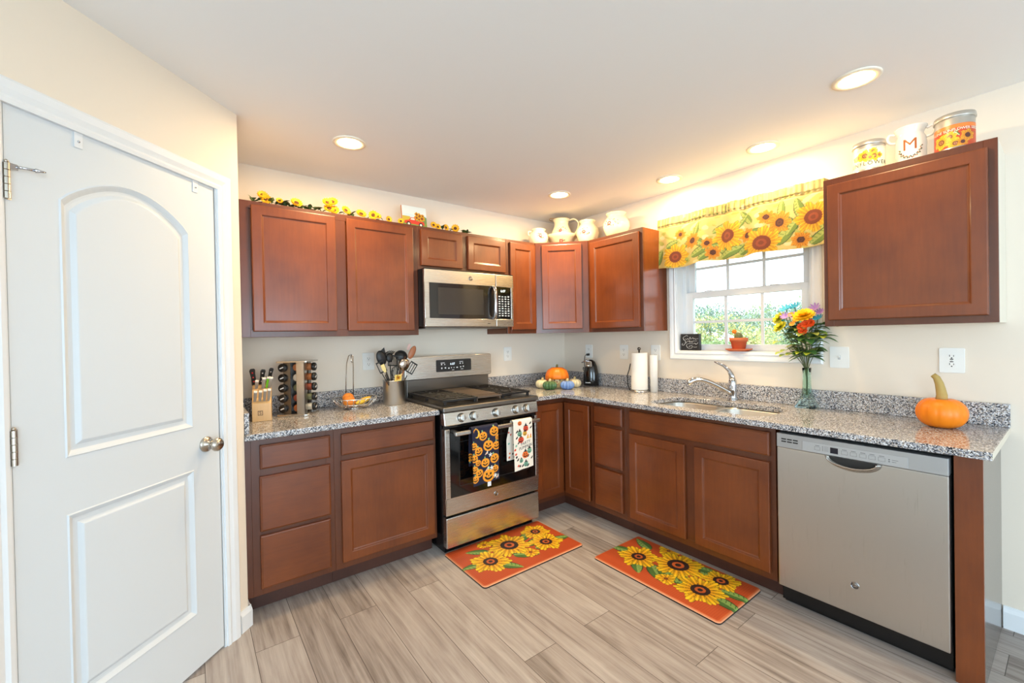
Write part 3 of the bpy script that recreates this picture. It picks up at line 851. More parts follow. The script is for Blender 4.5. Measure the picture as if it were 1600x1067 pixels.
for kx in (0.123, 0.212, 0.389, 0.556, 0.650):
    Mk = Matrix.Translation((kx, -0.6835, 0.853)) @ Matrix.Rotation(PI/2-tl, 4, 'X')
    b = MB(); b.lathe([(0.026, 0), (0.026, 0.004), (0.0235, 0.006), (0.0225, 0.020), (0.020, 0.026), (0.0, 0.027)], seg=28, M=Mk)
    b.box(-0.0055, 0.0055, -0.021, 0.021, 0.022, 0.034, 0, Mk)
    k = b.build('knob', M_STEELV, t, 0.001)
    MB().lathe([(0.029, 0), (0.029, 0.0015), (0.0265, 0.0015)], seg=28, M=Mk, cap=False).build('knob_ring', M_BLACK, k)
b = MB(); b.prism([(-0.676, 0.8965), (-0.690, 0.899), (-0.686, 0.926), (-0.668, 0.930), (-0.085, 0.930), (-0.085, 0.9065), (-0.636, 0.9065)], -0.004, RW+0.004, 'x')
b.build('cooktop', M_STEELD, t, 0.003)
MB().box(0.02, RW-0.02, -0.640, -0.095, 0.9302, 0.932).build('burner_pan', M_IRON, t)
for bx, by, r in ((0.155, -0.50, 0.046), (0.155, -0.22, 0.036), (0.60, -0.50, 0.050), (0.60, -0.22, 0.034), (0.377, -0.37, 0.04)):
    MB().lathe([(r, 0), (r, 0.006), (r*0.78, 0.008), (r*0.78, 0.014), (r*0.7, 0.017), (0, 0.018)], (bx, by, 0.932), 24).build('burner', M_IRON, t)
def grate(x0, x1, lab):
    b = MB(); y0, y1, zt, w = -0.630, -0.105, 0.968, 0.005
    for y in (y0, y1): b.box(x0, x1, y-w, y+w, zt-0.016, zt-0.001)
    for x in (x0, x1): b.box(x-w, x+w, y0, y1, zt-0.016, zt-0.001)
    for k in range(1, 8):
        y = y0+(y1-y0)*k/8
        b.box(x0, x1, y-0.0042, y+0.0042, zt-0.010, zt)
    xm = (x0+x1)/2
    b.box(xm-0.005, xm+0.005, y0, y1, zt-0.016, zt-0.003)
    for c in (-0.50, -0.22):
        for sx in (-1, 1):
            b.tube([(xm+sx*0.018, c-0.04, zt-0.004), (xm+sx*0.085, c+0.06, zt-0.004)], 0.005, 6)
    for x in (x0+0.01, x1-0.01):
        for y in (y0+0.01, y1-0.01, (y0+y1)/2): b.box(x-0.008, x+0.008, y-0.008, y+0.008, 0.9325, zt-0.012)
    return b.build('grate', M_IRON, t, 0.0012, 1)
grate(0.030, 0.272, 'l'); grate(0.482, 0.724, 'r')
b = MB(); b.box(0.280, 0.474, -0.560, -0.115, 0.952, 0.966).box(0.280, 0.288, -0.62, -0.10, 0.9325, 0.952).box(0.466, 0.474, -0.62, -0.10, 0.9325, 0.952)
for y in (-0.63, -0.60, -0.575): b.box(0.280, 0.474, y-0.004, y+0.004, 0.952, 0.964)
b.box(0.284, 0.47, -0.556, -0.119, 0.966, 0.968)
b.build('griddle', mat('griddle_plate', (112, 98, 86), 0.4, 0.6), t, 0.003)
b = MB(); b.prism([(-0.0825, 0.905), (-0.0825, 1.052), (-0.03, 1.052), (-0.03, 0.905)], 0.02, RW-0.02, 'x'); b.build('back_riser', M_STEELD, t, 0.003)
bgp = rrect(0.0, RW, 1.052, 1.222, 0.016, 5)
bg = MB().prism(bgp, -0.098, -0.022, 'y').build('backguard', M_STEEL, t, 0.004)
dp = MB().prism(rrect(0.250, 0.560, 1.098, 1.190, 0.008, 4), -0.1005, -0.0982, 'y').build('display_panel', mat('display_glass', (44, 42, 42), 0.15), bg)
for x, z, w, h in ((0.288, 1.164, 0.034, 0.004), (0.291, 1.150, 0.010, 0.009), (0.318, 1.150, 0.008, 0.007), (0.292, 1.120, 0.010, 0.012), (0.322, 1.122, 0.012, 0.010),
                   (0.352, 1.119, 0.012, 0.009), (0.378, 1.122, 0.006, 0.008), (0.400, 1.122, 0.006, 0.008), (0.424, 1.122, 0.014, 0.008), (0.452, 1.168, 0.034, 0.004),
                   (0.454, 1.152, 0.010, 0.009), (0.478, 1.152, 0.008, 0.009), (0.458, 1.124, 0.010, 0.009), (0.482, 1.126, 0.010, 0.010), (0.462, 1.110, 0.024, 0.003), (0.385, 1.107, 0.02, 0.003)):
    MB().box(x, x+w, -0.1009, -0.1006, z, z+h).build('button_print', M_INK, bg)
text('clock_digits', '6:07', 0.024, mat('clock_digits', (225, 240, 250), 0.4, emit=1.2), bg, lambda x, y: (0.390+x, -0.1010, 1.155+y))

# microwave
t = thing('microwave', 'stainless steel microwave over the range', 'microwave', (-1.668, 0, 1.436))
MB().box(0.002, 0.742, -0.375, -0.002, 0.004, 0.397).build('body', M_BLACK, t, 0.003)
MB().box(0.02, 0.72, -0.36, -0.02, -0.012, 0.0035).build('underside', M_STEELD, t)
MB().box(0.0, 0.745, -0.402, -0.3755, 0.392, 0.3965).build('top_vent', M_BLACK, t)
y0 = -0.402
b = MB()
b.box(0.0, 0.580, y0, -0.3755, 0.300, 0.391).box(0.0, 0.580, y0, -0.3755, 0.0, 0.056).box(0.0, 0.036, y0, -0.3755, 0.056, 0.300)
dm = b.build('door', M_STEEL, t, 0.003)
MB().box(0.0365, 0.580, y0+0.001, -0.3755, 0.0565, 0.2995).build('window', mat('microwave_glass', (30, 28, 27), 0.06, coat=0.4), dm)
MB().box(0.10, 0.47, y0+0.0005, y0+0.0012, 0.085, 0.27).build('window_screen', mat('window_screen', (58, 54, 50), 0.12), dm)
b = MB()
b.tube([(0.553, y0-0.001, 0.292), (0.553, y0-0.028, 0.286), (0.553, y0-0.036, 0.255), (0.553, y0-0.038, 0.178), (0.553, y0-0.036, 0.10), (0.553, y0-0.028, 0.070), (0.553, y0-0.001, 0.062)], 0.0135, 12)
b.build('handle', M_CHROME, dm)
emblem(dm, 0.362, y0-0.0005, 0.345, 0.016)
MB().box(0.5035, 0.5075+0.02, y0-0.0006, y0-0.0001, 0.02, 0.024).build('door_print', M_INKB, dm)
b = MB(); b.box(0.583, 0.745, y0, -0.3755, 0.300, 0.391).box(0.583, 0.745, y0, -0.3755, 0.0, 0.056).box(0.722, 0.745, y0, -0.3755, 0.056, 0.300)
pn = b.build('control_panel', M_STEEL, t, 0.003)
kp = MB().box(0.583, 0.7215, y0+0.001, -0.3755, 0.0565, 0.2995).build('keypad', M_BLACKG, pn)
b = MB()
for r in range(9):
    for c in range(4):
        x = 0.606+c*0.028; z = 0.222-r*0.018
        b.box(x, x+0.016, y0+0.0004, y0+0.0009, z, z+(0.007 if (r+c) % 3 else 0.010))
b.build('key_print', mat('key_print', (190, 200, 208), 0.4), pn)
text('clock_digits', '6:07', 0.026, mat('clock_digits', (225, 240, 250), 0.4, emit=1.2), pn, lambda x, y: (0.648+x, y0+0.0004, 0.268+y))

# dishwasher
t = thing('dishwasher', 'stainless steel dishwasher at the right end of the counter', 'dishwasher', (0, -2.1295, 0), R90)
DWW = 0.612
MB().box(0.004, DWW-0.004, -0.566, -0.03, 0.02, 0.870).build('tub', M_BLACK, t)
MB().box(0.006, DWW-0.006, -0.540, -0.05, 0.0005, 0.02).build('toe_plate', M_BLACK, t)
MB().box(0.004, DWW-0.004, -0.585, -0.567, 0.864, 0.876).build('top_gap_strip', M_RUBBER, t, 0.002)  # black strip in the gap between the door and the counter
dd = MB().box(0.006, DWW-0.004, -0.620, -0.567, 0.108, 0.792).build('door', M_STEELV, t, 0.004)
MB().lathe([(0.016, 0), (0.016, 0.001), (0, 0.001)], M=Matrix.Translation((0.312, -0.6202, 0.240)) @ Matrix.Rotation(PI/2, 4, 'X'), seg=24).build('badge_disc', M_STEEL, dd)
emblem(dd, 0.312, -0.6206, 0.240, 0.016)
cs = MB().box(0.006, DWW-0.004, -0.6235, -0.567, 0.793, 0.862).build('control_strip', mat('silver_strip', (176, 178, 180), 0.35, 0.7), t, 0.003)
MB().box(0.118, 0.492, -0.6255, -0.6236, 0.796, 0.842).build('control_inset', mat('silver_inset', (188, 191, 194), 0.3, 0.6), cs, 0.001)
b = MB()
for z in (0.836, 0.824):
    for k in range(3): b.box(0.028+k*0.025, 0.028+k*0.025+0.021, -0.6242, -0.6236, z-0.003, z+0.003)
b.build('vent_slot', M_DARKSLOT, cs)
MB().box(0.229, 0.258, -0.6262, -0.6256, 0.806, 0.832).build('display', mat('display_navy', (18, 20, 34), 0.15), cs)
b = MB()
def outline(x0, x1, z0, z1, w=0.0008):
    for a in ((x0, x1, z0, z0+w), (x0, x1, z1-w, z1), (x0, x0+w, z0, z1), (x1-w, x1, z0, z1)): b.box(a[0], a[1], -0.6260, -0.6256, a[2], a[3])
for x0, x1 in ((0.168, 0.190), (0.270, 0.293), (0.302, 0.325), (0.335, 0.358), (0.366, 0.389), (0.398, 0.421)):
    b = MB(); outline(x0, x1, 0.809, 0.825); b.box(x0+0.003, x1-0.003, -0.6260, -0.6256, 0.829, 0.831); b.build('button', mat('grey_print', (96, 98, 102), 0.5), cs)
b = MB()
for k in range(4): b.box(0.198, 0.2015, -0.6260, -0.6256, 0.810+k*0.006, 0.8125+k*0.006); b.box(0.205, 0.222, -0.6260, -0.6256, 0.811+k*0.006, 0.812+k*0.006)
b.build('indicator_print', mat('grey_print', (96, 98, 102), 0.5), cs); b = MB()
b.box(0.431, 0.436, -0.6260, -0.6256, 0.819, 0.823).box(0.431, 0.436, -0.6260, -0.6256, 0.811, 0.815).box(0.442, 0.462, -0.6260, -0.6256, 0.820, 0.8215).box(0.442, 0.456, -0.6260, -0.6256, 0.812, 0.8135)
b.build('indicator_print', mat('grey_print', (96, 98, 102), 0.5), cs)
b = MB(); vs = []; fs = []; ns, na = 7, 25
for j in range(ns):
    s = j/(ns-1)
    for i in range(na):
        a = PI*i/(na-1)
        vs.append((0.308+(0.088+0.014*s**2)*math.cos(a), -0.6205-0.026*math.cos(s*PI/2), 0.791-(0.032+0.020*s)*math.sin(a)))
fs = [(j*na+i, j*na+i+1, (j+1)*na+i+1, (j+1)*na+i) for j in range(ns-1) for i in range(na-1)]
b.add(vs, fs, 0, True)
b.tube([(0.308+0.088*math.cos(a), -0.6465, 0.791-0.032*math.sin(a)) for a in np.linspace(0, PI, 25)], 0.0022, 8)
hd = b.build('handle_cup', M_STEEL, dd)
sd = hd.modifiers.new('thickness', 'SOLIDIFY'); sd.thickness = 0.001
b = MB(); b.prism([(0.308+0.086*math.cos(a), 0.791-0.036*math.sin(a)) for a in np.linspace(0, PI, 21)], -0.6212, -0.6203, 'y'); b.build('handle_shade_plate', M_DARKSLOT, dd)  # flat dark plate stands in for the shaded pocket behind the handle cup

# ------------------------------------------------------------------ towels over the oven handle
def towel(name, label, cv, x0, zb_front, zb_back, shear, tab=None, wave=0.004, tilt=0.0):
    zt = 0.782; yb = -0.7375; r = 0.0155
    Lf = zt-zb_front; arc = PI*r
    w = cv.w
    def fn(u, v):
        wv = wave*math.sin(u/w*5.2+1.0)
        if v <= Lf:
            k = (1-v/Lf)
            return (x0+u+tilt*k*(w-u)/w, yb-r-0.0015-0.010*k*0.6-abs(wv)*k, zb_front+v+0.012*k*(u/w-0.5))
        if v <= Lf+arc:
            a = (v-Lf)/r
            return (x0+u, yb-math.cos(a)*r-0.0015*math.cos(a), zt+math.sin(a)*r*0.9)
        d = v-Lf-arc; k = d/max(zt-zb_back, 0.01)
        return (x0+u+shear*min(1, k*2.5), yb+r+0.0015+min(0.010, d*0.08), zt-d)
    t = thing(name, label, 'dish towel', (x0+w/2, yb, zt))
    o = cv.grid(lambda u, v: tuple(np.array(fn(u, v))-np.array((x0+w/2, yb, zt))), 'cloth', M_CLOTH, t)
    if tab:
        MB().box(tab-0.012, tab+0.014, -0.0345, -0.033, zb_front-zt-0.022, zb_front-zt+0.006).build('care_tag', M_INK, t)
    return t, fn, (x0+w/2, yb, zt)
arc = PI*0.0155
cv = Canvas(0.200, 0.350+arc+0.24, 0.0024, (24, 24, 48))
for x, y, r, tl in ((0.168, 0.318, 0.034, 0.1), (0.083, 0.298, 0.030, 0.15), (0.120, 0.232, 0.038, -0.15), (0.182, 0.222, 0.030, 0.0), (0.046, 0.208, 0.029, 0.15), (0.012, 0.245, 0.024, 0),
                    (0.012, 0.168, 0.026, 0), (0.165, 0.142, 0.033, 0.2), (0.093, 0.128, 0.031, 0.0), (0.040, 0.138, 0.020, 0.3), (0.013, 0.100, 0.024, 0), (0.048, 0.072, 0.027, 0.3), (0.168, 0.074, 0.025, 0),
                    (0.115, 0.042, 0.044, -0.1), (0.016, 0.040, 0.024, 0), (0.194, 0.275, 0.018, 0), (0.03, 0.335, 0.018, 0)):
    cv.pumpkin(x, y, r, tilt=tl)
cv.disc(0.038, 0.318, 0.020, 0.026, (244, 190, 60)); cv.disc(0.030, 0.322, 0.016, 0.024, (24, 24, 48))
for x, y in ((0.105, 0.188), (0.107, 0.088), (0.182, 0.020)):
    cv.poly([(x-0.014, y-0.012), (x+0.008, y-0.006), (x+0.010, y+0.016)], (240, 236, 226)); cv.poly([(x-0.010, y-0.010), (x+0.003, y-0.006), (x+0.005, y+0.006)], (232, 132, 40))
for x, y in ((0.133, 0.172), (0.140, 0.086), (0.166, 0.030)):
    for k in range(5):
        a = PI/2+2*PI*k/5; cv.line(x, y, x+0.012*math.cos(a), y+0.012*math.sin(a), 0.0028, (236, 236, 230))
for _ in range(9):
    cv.pumpkin(rng.uniform(0.01, 0.19), rng.uniform(0.42, 0.62), 0.028)
towel('dish_towel', 'navy dish towel printed with orange jack-o-lanterns, hanging on oven handle', cv, -1.536, 0.432, 0.55, 0.0, tab=0.012)
cv = Canvas(0.164, 0.322+arc+0.262, 0.0022, (238, 228, 212))
Bk, Or, Rd, Gn, Yl = (32, 30, 30), (226, 110, 40), (214, 74, 44), (124, 176, 150), (228, 170, 60)
def hat(x, y, s, c=Bk): cv.poly([(x-0.6*s, y), (x+0.6*s, y), (x+0.05*s, y+1.1*s)], c); cv.line(x-0.85*s, y, x+0.85*s, y+0.05*s, 0.10*s, c)
for x, y, r, c in ((0.106, 0.268, 0.019, Rd), (0.062, 0.198, 0.020, Rd), (0.097, 0.236, 0.015, Yl), (0.052, 0.240, 0.017, Gn), (0.096, 0.092, 0.022, Or), (0.132, 0.112, 0.017, Gn), (0.055, 0.310, 0.014, Or), (0.060, 0.058, 0.013, Gn), (0.098, 0.028, 0.016, Gn)):
    cv.pumpkin(x, y, r*1.2, True, c)
for x, y, s in ((0.106, 0.286, 0.016), (0.052, 0.256, 0.015), (0.062, 0.216, 0.012), (0.097, 0.249, 0.012), (0.096, 0.112, 0.017), (0.132, 0.128, 0.016), (0.098, 0.042, 0.014), (0.060, 0.07, 0.010)):
    hat(x, y, s*1.25)
for x, y in ((0.145, 0.300), (0.150, 0.270), (0.028, 0.255), (0.118, 0.078), (0.040, 0.180), (0.026, 0.215), (0.150, 0.060), (0.03, 0.07), (0.07, 0.02), (0.115, 0.015)):
    cv.disc(x, y, 0.010, 0.005, Bk, 0.6); cv.disc(x+0.006, y+0.007, 0.005, 0.004, Bk)
for x in (0.122, 0.146):
    cv.poly([(x-0.012, 0.198), (x+0.010, 0.198), (x+0.002, 0.232)], Yl); cv.poly([(x-0.004, 0.215), (x+0.007, 0.215), (x+0.002, 0.232)], (232, 110, 40))
for x, y, c in ((0.010, 0.14, Rd), (0.016, 0.11, Rd), (0.02, 0.09, Bk), (0.034, 0.03, Rd), (0.048, 0.025, Bk), (0.02, 0.165, Gn)):
    cv.disc(x, y, 0.009, 0.007, c, 0.5)
for _ in range(26):
    x, y = rng.uniform(0.005, 0.16), rng.uniform(0.40, 0.62); cv.disc(x, y, 0.008, 0.006, (Bk, Or, Gn, Rd)[int(rng.integers(4))], rng.uniform(0, 3))
tw, fn, oo = towel('dish_towel', 'white dish towel printed with pumpkins and witch hats, hanging on oven handle', cv, -1.212, 0.460, 0.49, -0.026, wave=0.003)
for s, zz in (('PARTY', 0.172), ('PUMPKIN', 0.145)):
    text('lettering', s, 0.029, M_INKB, tw, lambda x, y, zz=zz: tuple(np.array(fn(0.100+x*0.95, zz+y+0.12*x))+np.array((0, -0.0012, 0))-np.array(oo)))

# ------------------------------------------------------------------ sunflower mats on the floor
LG, LD, LL = (74, 110, 52), (28, 52, 30), (130, 160, 84)
def floor_mat_obj(label, x0, x1, y0, y1, flowers, leaves, long_axis):
    w, h = x1-x0, y1-y0
    cv = Canvas(w, h, 0.003, (176, 70, 32))
    for k, (a, c) in enumerate(((0.0, (206, 142, 106)), (0.004, (192, 100, 56)), (0.012, (180, 76, 36)))):
        cv.put((np.minimum(np.minimum(cv.U, w-cv.U), np.minimum(cv.V, h-cv.V)) >= a), c)
    rib = (np.sin((cv.U if long_axis == 'x' else cv.V)*2*PI/0.012) > 0.3)
    m = (np.minimum(np.minimum(cv.U, w-cv.U), np.minimum(cv.V, h-cv.V)) > 0.018)
    cv.put(m & rib, (170, 65, 29))
    for x, y, a, L, wd in leaves: cv.leaf(x-x0, y-y0, a, L*1.1, wd*1.35, LG, LD, LL)
    for x, y, R, n, rc in flowers: cv.sunflower(x-x0, y-y0, R, n-2, rc*0.95, rot=x*9, cols=((255, 212, 36), (240, 156, 24), (70, 44, 20), (46, 32, 30), (186, 88, 38)))
    t = thing('floor_mat', label, 'floor mat', (x0, y0, 0))
    rr = 0.022
    def fn(u, v):
        # round the corners and roll the edge down
        cu = min(max(u, rr), w-rr); cvv = min(max(v, rr), h-rr)
        du, dv = u-cu, v-cvv; d = max(abs(du), abs(dv)); L = math.hypot(du, dv)
        if L > 1e-9: u, v = cu+du/L*d, cvv+dv/L*d
        e = rr-d
        return (u, v, 0.013-0.006*max(0, 1-e/0.012)**2)
    cv.grid(fn, 'top', M_MAT, t)
    p = rrect(0, w, 0, h, rr, 6)
    MB().prism(p, 0.0005, 0.0068).build('rubber_base', M_RUBBER, t)
    return t
floor_mat_obj('orange sunflower floor mat in front of the range', -1.690, -0.924, -1.106, -0.742+0.098,
    [(-1.055, -0.775, 0.105, 17, 0.036), (-1.434, -0.712, 0.05, 9, 0.012), (-1.258, -0.972, 0.058, 9, 0.012), (-1.307, -0.815, 0.150, 20, 0.062), (-1.092, -0.928, 0.118, 18, 0.044), (-1.515, -0.906, 0.130, 17, 0.048)],
    [(-1.46, -0.80, 2.6, 0.13, 0.045), (-1.55, -0.90, 3.0, 0.14, 0.04), (-1.50, -0.95, -0.9, 0.15, 0.05), (-1.36, -0.93, -0.6, 0.15, 0.055), (-1.42, -0.86, -0.4, 0.16, 0.05), (-1.22, -0.90, 0.3, 0.15, 0.05), (-1.22, -0.82, 0.5, 0.14, 0.045), (-1.06, -0.93, -0.25, 0.14, 0.045), (-1.36, -0.75, 2.5, 0.12, 0.04), (-1.20, -0.95, -0.3, 0.12, 0.05)], 'x')
floor_mat_obj('orange sunflower floor mat in front of the sink', -0.996, -0.557, -2.030, -1.253,
    [(-0.585, -1.500, 0.07, 11, 0.012), (-0.655, -1.862, 0.105, 17, 0.042), (-0.865, -1.665, 0.06, 10, 0.012), (-0.783, -1.425, 0.130, 17, 0.046), (-0.688, -1.628, 0.150, 20, 0.064), (-0.818, -1.836, 0.135, 19, 0.052)],
    [(-0.76, -1.38, 1.9, 0.15, 0.05), (-0.66, -1.42, 1.2, 0.14, 0.05), (-0.83, -1.44, -2.4, 0.13, 0.05), (-0.80, -1.52, -2.2, 0.17, 0.06), (-0.80, -1.58, -1.9, 0.16, 0.055), (-0.78, -1.70, -1.9, 0.15, 0.06), (-0.84, -1.72, -1.6, 0.15, 0.055), (-0.68, -1.74, -1.1, 0.14, 0.05), (-0.82, -1.90, -1.7, 0.16, 0.05), (-0.74, -1.90, -1.45, 0.15, 0.045), (-0.63, -1.70, -1.3, 0.13, 0.045)], 'y')

# ------------------------------------------------------------------ valance on its rod
cvw, cvh = 1.22, 0.372                     # cloth: return, front, return; bottom to top
ret = 0.095
cv = Canvas(cvw, cvh, 0.0033, (206, 186, 116))
cv.put((np.sin(cv.U*55+np.sin(cv.V*40)*2)+np.sin(cv.V*70+cv.U*30)) > 0.7, (196, 190, 104))
cv.put((np.sin(cv.U*38+1+np.sin(cv.V*31)*2)*np.sin(cv.V*47-cv.U*20)) > 0.62, (222, 208, 158))
cv.put((np.sin(cv.U*23+np.cos(cv.V*51)*1.7)*np.sin(cv.V*37+cv.U*29)) < -0.72, (170, 172, 84))
zb = 1.842
def vu(y): return ret+(-1.150-y)*1.02
for y, z, a, L, wd in ((-1.25, 1.86, 0.2, 0.16, 0.06), (-1.38, 1.93, 2.8, 0.15, 0.06), (-1.48, 1.86, 0.6, 0.15, 0.06), (-1.68, 1.88, 2.5, 0.14, 0.06), (-1.79, 1.86, 1.2, 0.15, 0.06), (-1.90, 1.96, 2.9, 0.14, 0.05), (-2.06, 2.02, 1.8, 0.12, 0.05), (-2.16, 1.93, 2.0, 0.14, 0.06), (-1.56, 2.03, 0.5, 0.13, 0.04), (-1.80, 2.04, 2.2, 0.12, 0.04), (-1.440, 2.03, 1.3, 0.11, 0.036), (-1.953, 2.03, 1.5, 0.12, 0.045), (-1.713, 2.03, 0.9, 0.11, 0.025), (-1.42, 1.90, 0.3, 0.17, 0.06), (-1.62, 1.86, 0.4, 0.16, 0.06), (-1.73, 1.87, 0.5, 0.14, 0.06),
                      (-1.93, 1.88, 0.8, 0.17, 0.07), (-2.04, 1.95, 2.3, 0.16, 0.06), (-2.10, 1.86, 0.6, 0.15, 0.06), (-1.52, 1.96, 2.6, 0.14, 0.05), (-1.60, 1.95, 3.3, 0.12, 0.04), (-1.99, 1.93, 1.0, 0.13, 0.05), (-1.36, 1.99, 0.2, 0.12, 0.05),
                      (-1.16, 1.86, 1.2, 0.13, 0.06), (-1.13, 1.93, 1.4, 0.10, 0.05), (-1.80, 1.93, 0.4, 0.12, 0.04), (-1.24, 1.99, 0.5, 0.10, 0.04)):
    cv.leaf(vu(y), z-zb, a, L, wd, (112, 138, 62), (62, 84, 46), (168, 182, 96))
VC = ((250, 205, 40), (236, 160, 30), (190, 120, 24), (120, 52, 26), (150, 66, 36))
VO = ((240, 170, 40), (224, 130, 30), (150, 84, 20), (70, 34, 30), (96, 48, 36))
for y, z, R, rc, c in ((-1.335, 2.074, 0.040, 0.013, VO), (-1.876, 2.061, 0.048, 0.016, VO), (-1.425, 2.010, 0.058, 0.020, VO), (-1.533, 1.965, 0.042, 0.016, VO), (-1.569, 1.898, 0.050, 0.018, VO), (-1.775, 1.974, 0.048, 0.018, VO), (-2.059, 1.893, 0.052, 0.018, VO),
                       (-1.138, 1.990, 0.030, 0.010, VO), (-1.100, 1.905, 0.050, 0.018, VO), (-1.949, 2.012, 0.072, 0.026, VO), (-1.309, 1.920, 0.098, 0.040, VC), (-1.659, 1.997, 0.104, 0.044, VC), (-1.857, 1.902, 0.112, 0.046, VC), (-2.112, 2.010, 0.094, 0.042, VC)):
    cv.sunflower(vu(y), z-zb, R, 20, rc, rot=y*7, cols=c)
cv.rect(-1, 9, 0, 0.006, (206, 184, 110))
cv.put((cv.V > 0.315) & (np.sin(cv.U*160) > 0.1), (214, 192, 128))
cv.put((cv.V > 0.300) & (cv.V < 0.312), (186, 160, 100))
cv.a *= 0.80
t = thing('valance', 'sunflower print window valance gathered on a rod above the sink window', 'curtain', (0, -1.655, 2.17))
def val(u, v):
    h = v/cvh
    k = 1-h
    fl = 0.018+0.022*k                      # gathers hang deeper toward the hem
    fold = fl*0.45*math.sin(u*33+1.2*math.sin(u*9))+0.005*math.sin(u*71)*(1 if h > 0.8 else 0.3)
    if h > 0.84: fold += 0.0045*math.sin(u*230)
    z = zb+v*0.995+0.008*math.sin(u*17)*k
    dep = 0.088+0.020*k
    if u < ret:
        s = u/ret; x = -0.004-dep*s; y = -1.112-0.012*s+0.030*k*(1-s*0.3)+fold*0.3
    elif u > cvw-ret:
        s = (cvw-u)/ret; x = -0.004-dep*s; y = -2.196+0.010*s-0.004*k
    else:
        f = (u-ret)/(cvw-2*ret); e = math.sin(PI*f)**0.25 if 0 < f < 1 else 0
        x = -0.004-dep-fold*e; y = -1.124+0.020*k*(1-f)-f*1.062
    if 0.80 < h < 0.86: x += 0.006
    return (x, y+1.655, z-2.17)
cv.grid(val, 'cloth', M_CLOTH, t)
b = MB(); b.tube([(-0.004, 0.525, -0.008), (-0.055, 0.522, -0.008), (-0.070, 0.505, -0.008), (-0.070, -0.505, -0.008), (-0.055, -0.522, -0.008), (-0.004, -0.525, -0.008)], 0.006, 8)
b.build('curtain_rod', M_WHITE, t)

# ------------------------------------------------------------------ outlets and switch
def plate(label, loc, rz, w=0.084, h=0.120, kind='duplex', group='wall outlets'):
    t = thing('wall_outlet' if kind != 'switch' else 'light_switch', label, 'outlet' if kind != 'switch' else 'switch', loc, rz, group if kind != 'switch' else None)
    MB().prism(rrect(-w/2, w/2, -h/2, h/2, 0.006, 4), -0.0055, -0.0004, 'y').build('cover_plate', M_PLASTIC, t, 0.0015)
    if kind == 'switch':
        MB().box(-0.006, 0.006, -0.0062, -0.0055, -0.012, 0.012).build('toggle_slot', M_GREYP, t)
        b = MB(); b.prism([(-0.0055, -0.005), (-0.018, 0.006), (-0.016, 0.012), (-0.0055, 0.010)], -0.004, 0.004, 'x'); b.build('toggle', M_PLASTIC, t)
        return t
    xs = (-0.021, 0.021) if kind == 'quad' else (0.0,)
    for x in xs:
        for z in ((0.020, -0.020)):
            f = MB().prism([(x+p[0], z+p[1]) for p in rrect(-0.0165, 0.0165, -0.0145, 0.0145, 0.008, 4)], -0.0068, -0.0055, 'y').build('socket', M_PLASTIC, t)
            b = MB(); b.box(x-0.008, x-0.0058, -0.0072, -0.0067, z-0.002, z+0.007).box(x+0.0058, x+0.008, -0.0072, -0.0067, z-0.002, z+0.006).lathe([(0.0028, 0), (0.0028, 0.0005)], M=Matrix.Translation((x, -0.0067, z-0.008)) @ Matrix.Rotation(PI/2, 4, 'X'), seg=10)
            b.build('slot', M_DARKSLOT, f)
    MB().lathe([(0.003, 0), (0.002, 0.0012), (0, 0.0014)], M=Matrix.Translation((0, -0.0055, 0)) @ Matrix.Rotation(PI/2, 4, 'X'), seg=10).build('screw', M_PLASTIC, t)
    return t
plate('white wall outlet between the fruit basket and the utensil crock', (-1.920, 0, 1.202), 0)
plate('white wall outlet on the back wall, right of the range', (-0.692, 0, 1.206), 0)
plate('white wall outlet with black can opener cord plugged into it', (0, -0.327, 1.210), R90)
plate('white wall outlet left of the paper towel holder', (0, -0.722, 1.210), R90)
plate('white wall outlet behind the slim white roll, beside window', (0, -1.030, 1.211), R90)
plate('white single light switch under right wall cabinet, right of the window', (0, -2.222, 1.208), R90, w=0.090, kind='switch')
t = plate('white wall outlet with charging ports above the pumpkin', (0, -2.669, 1.206), R90, w=0.088, kind='duplex')
b = MB()
for z in (0.006, -0.006): b.box(-0.006, 0.006, -0.0074, -0.0068, z-0.002, z+0.002)
b.build('charging_port', M_DARKSLOT, t)

# ------------------------------------------------------------------ knife block and its knives
M_BLOCK = wood_mat('light_block_wood', (206, 164, 108), (226, 188, 134), rough=0.5)
KX, KY = -2.665, -0.292
t = thing('knife_block', 'light wood knife block at the left end of the counter', 'knife block', (KX, KY, HCT), -0.16)
prof = [(0, 0), (0, 0.100), (0.040, 0.128), (0.055, 0.175), (0.140, 0.215), (0.150, 0.10), (0.120, 0)]
b = MB(); b.prism(prof, 0.0, 0.094, 'x'); b.build('block', M_BLOCK, t, 0.002)
b = MB()
for a in ((0.028, 0.052, 0.034, 0.0365), (0.028, 0.052, 0.0575, 0.060), (0.028, 0.0305, 0.034, 0.060), (0.0495, 0.052, 0.034, 0.060)): b.box(a[0], a[1], -0.0009, -0.0001, a[2], a[3])
vs, fs = text_shape('S', 0.024)
b.add([(0.040+p[0], -0.0006, 0.047+p[1]) for p in vs], fs)
b.build('stamp', mat('burnt_stamp', (70, 40, 24), 0.7), t)
M_HB = mat('black_handle', (22, 21, 21), 0.35)
M_RED = mat('red_rivet', (206, 40, 40), 0.35)
M_HW = mat('brushed_grey_handle', (186, 184, 182), 0.3, 0.75)
M_HWH = mat('white_handle_cap', (232, 230, 226), 0.35)
M_GREEN = mat('lime_green_handle', (120, 200, 40), 0.4)
KM = Matrix.Translation((KX, KY, HCT)) @ Matrix.Rotation(-0.16, 4, 'Z')
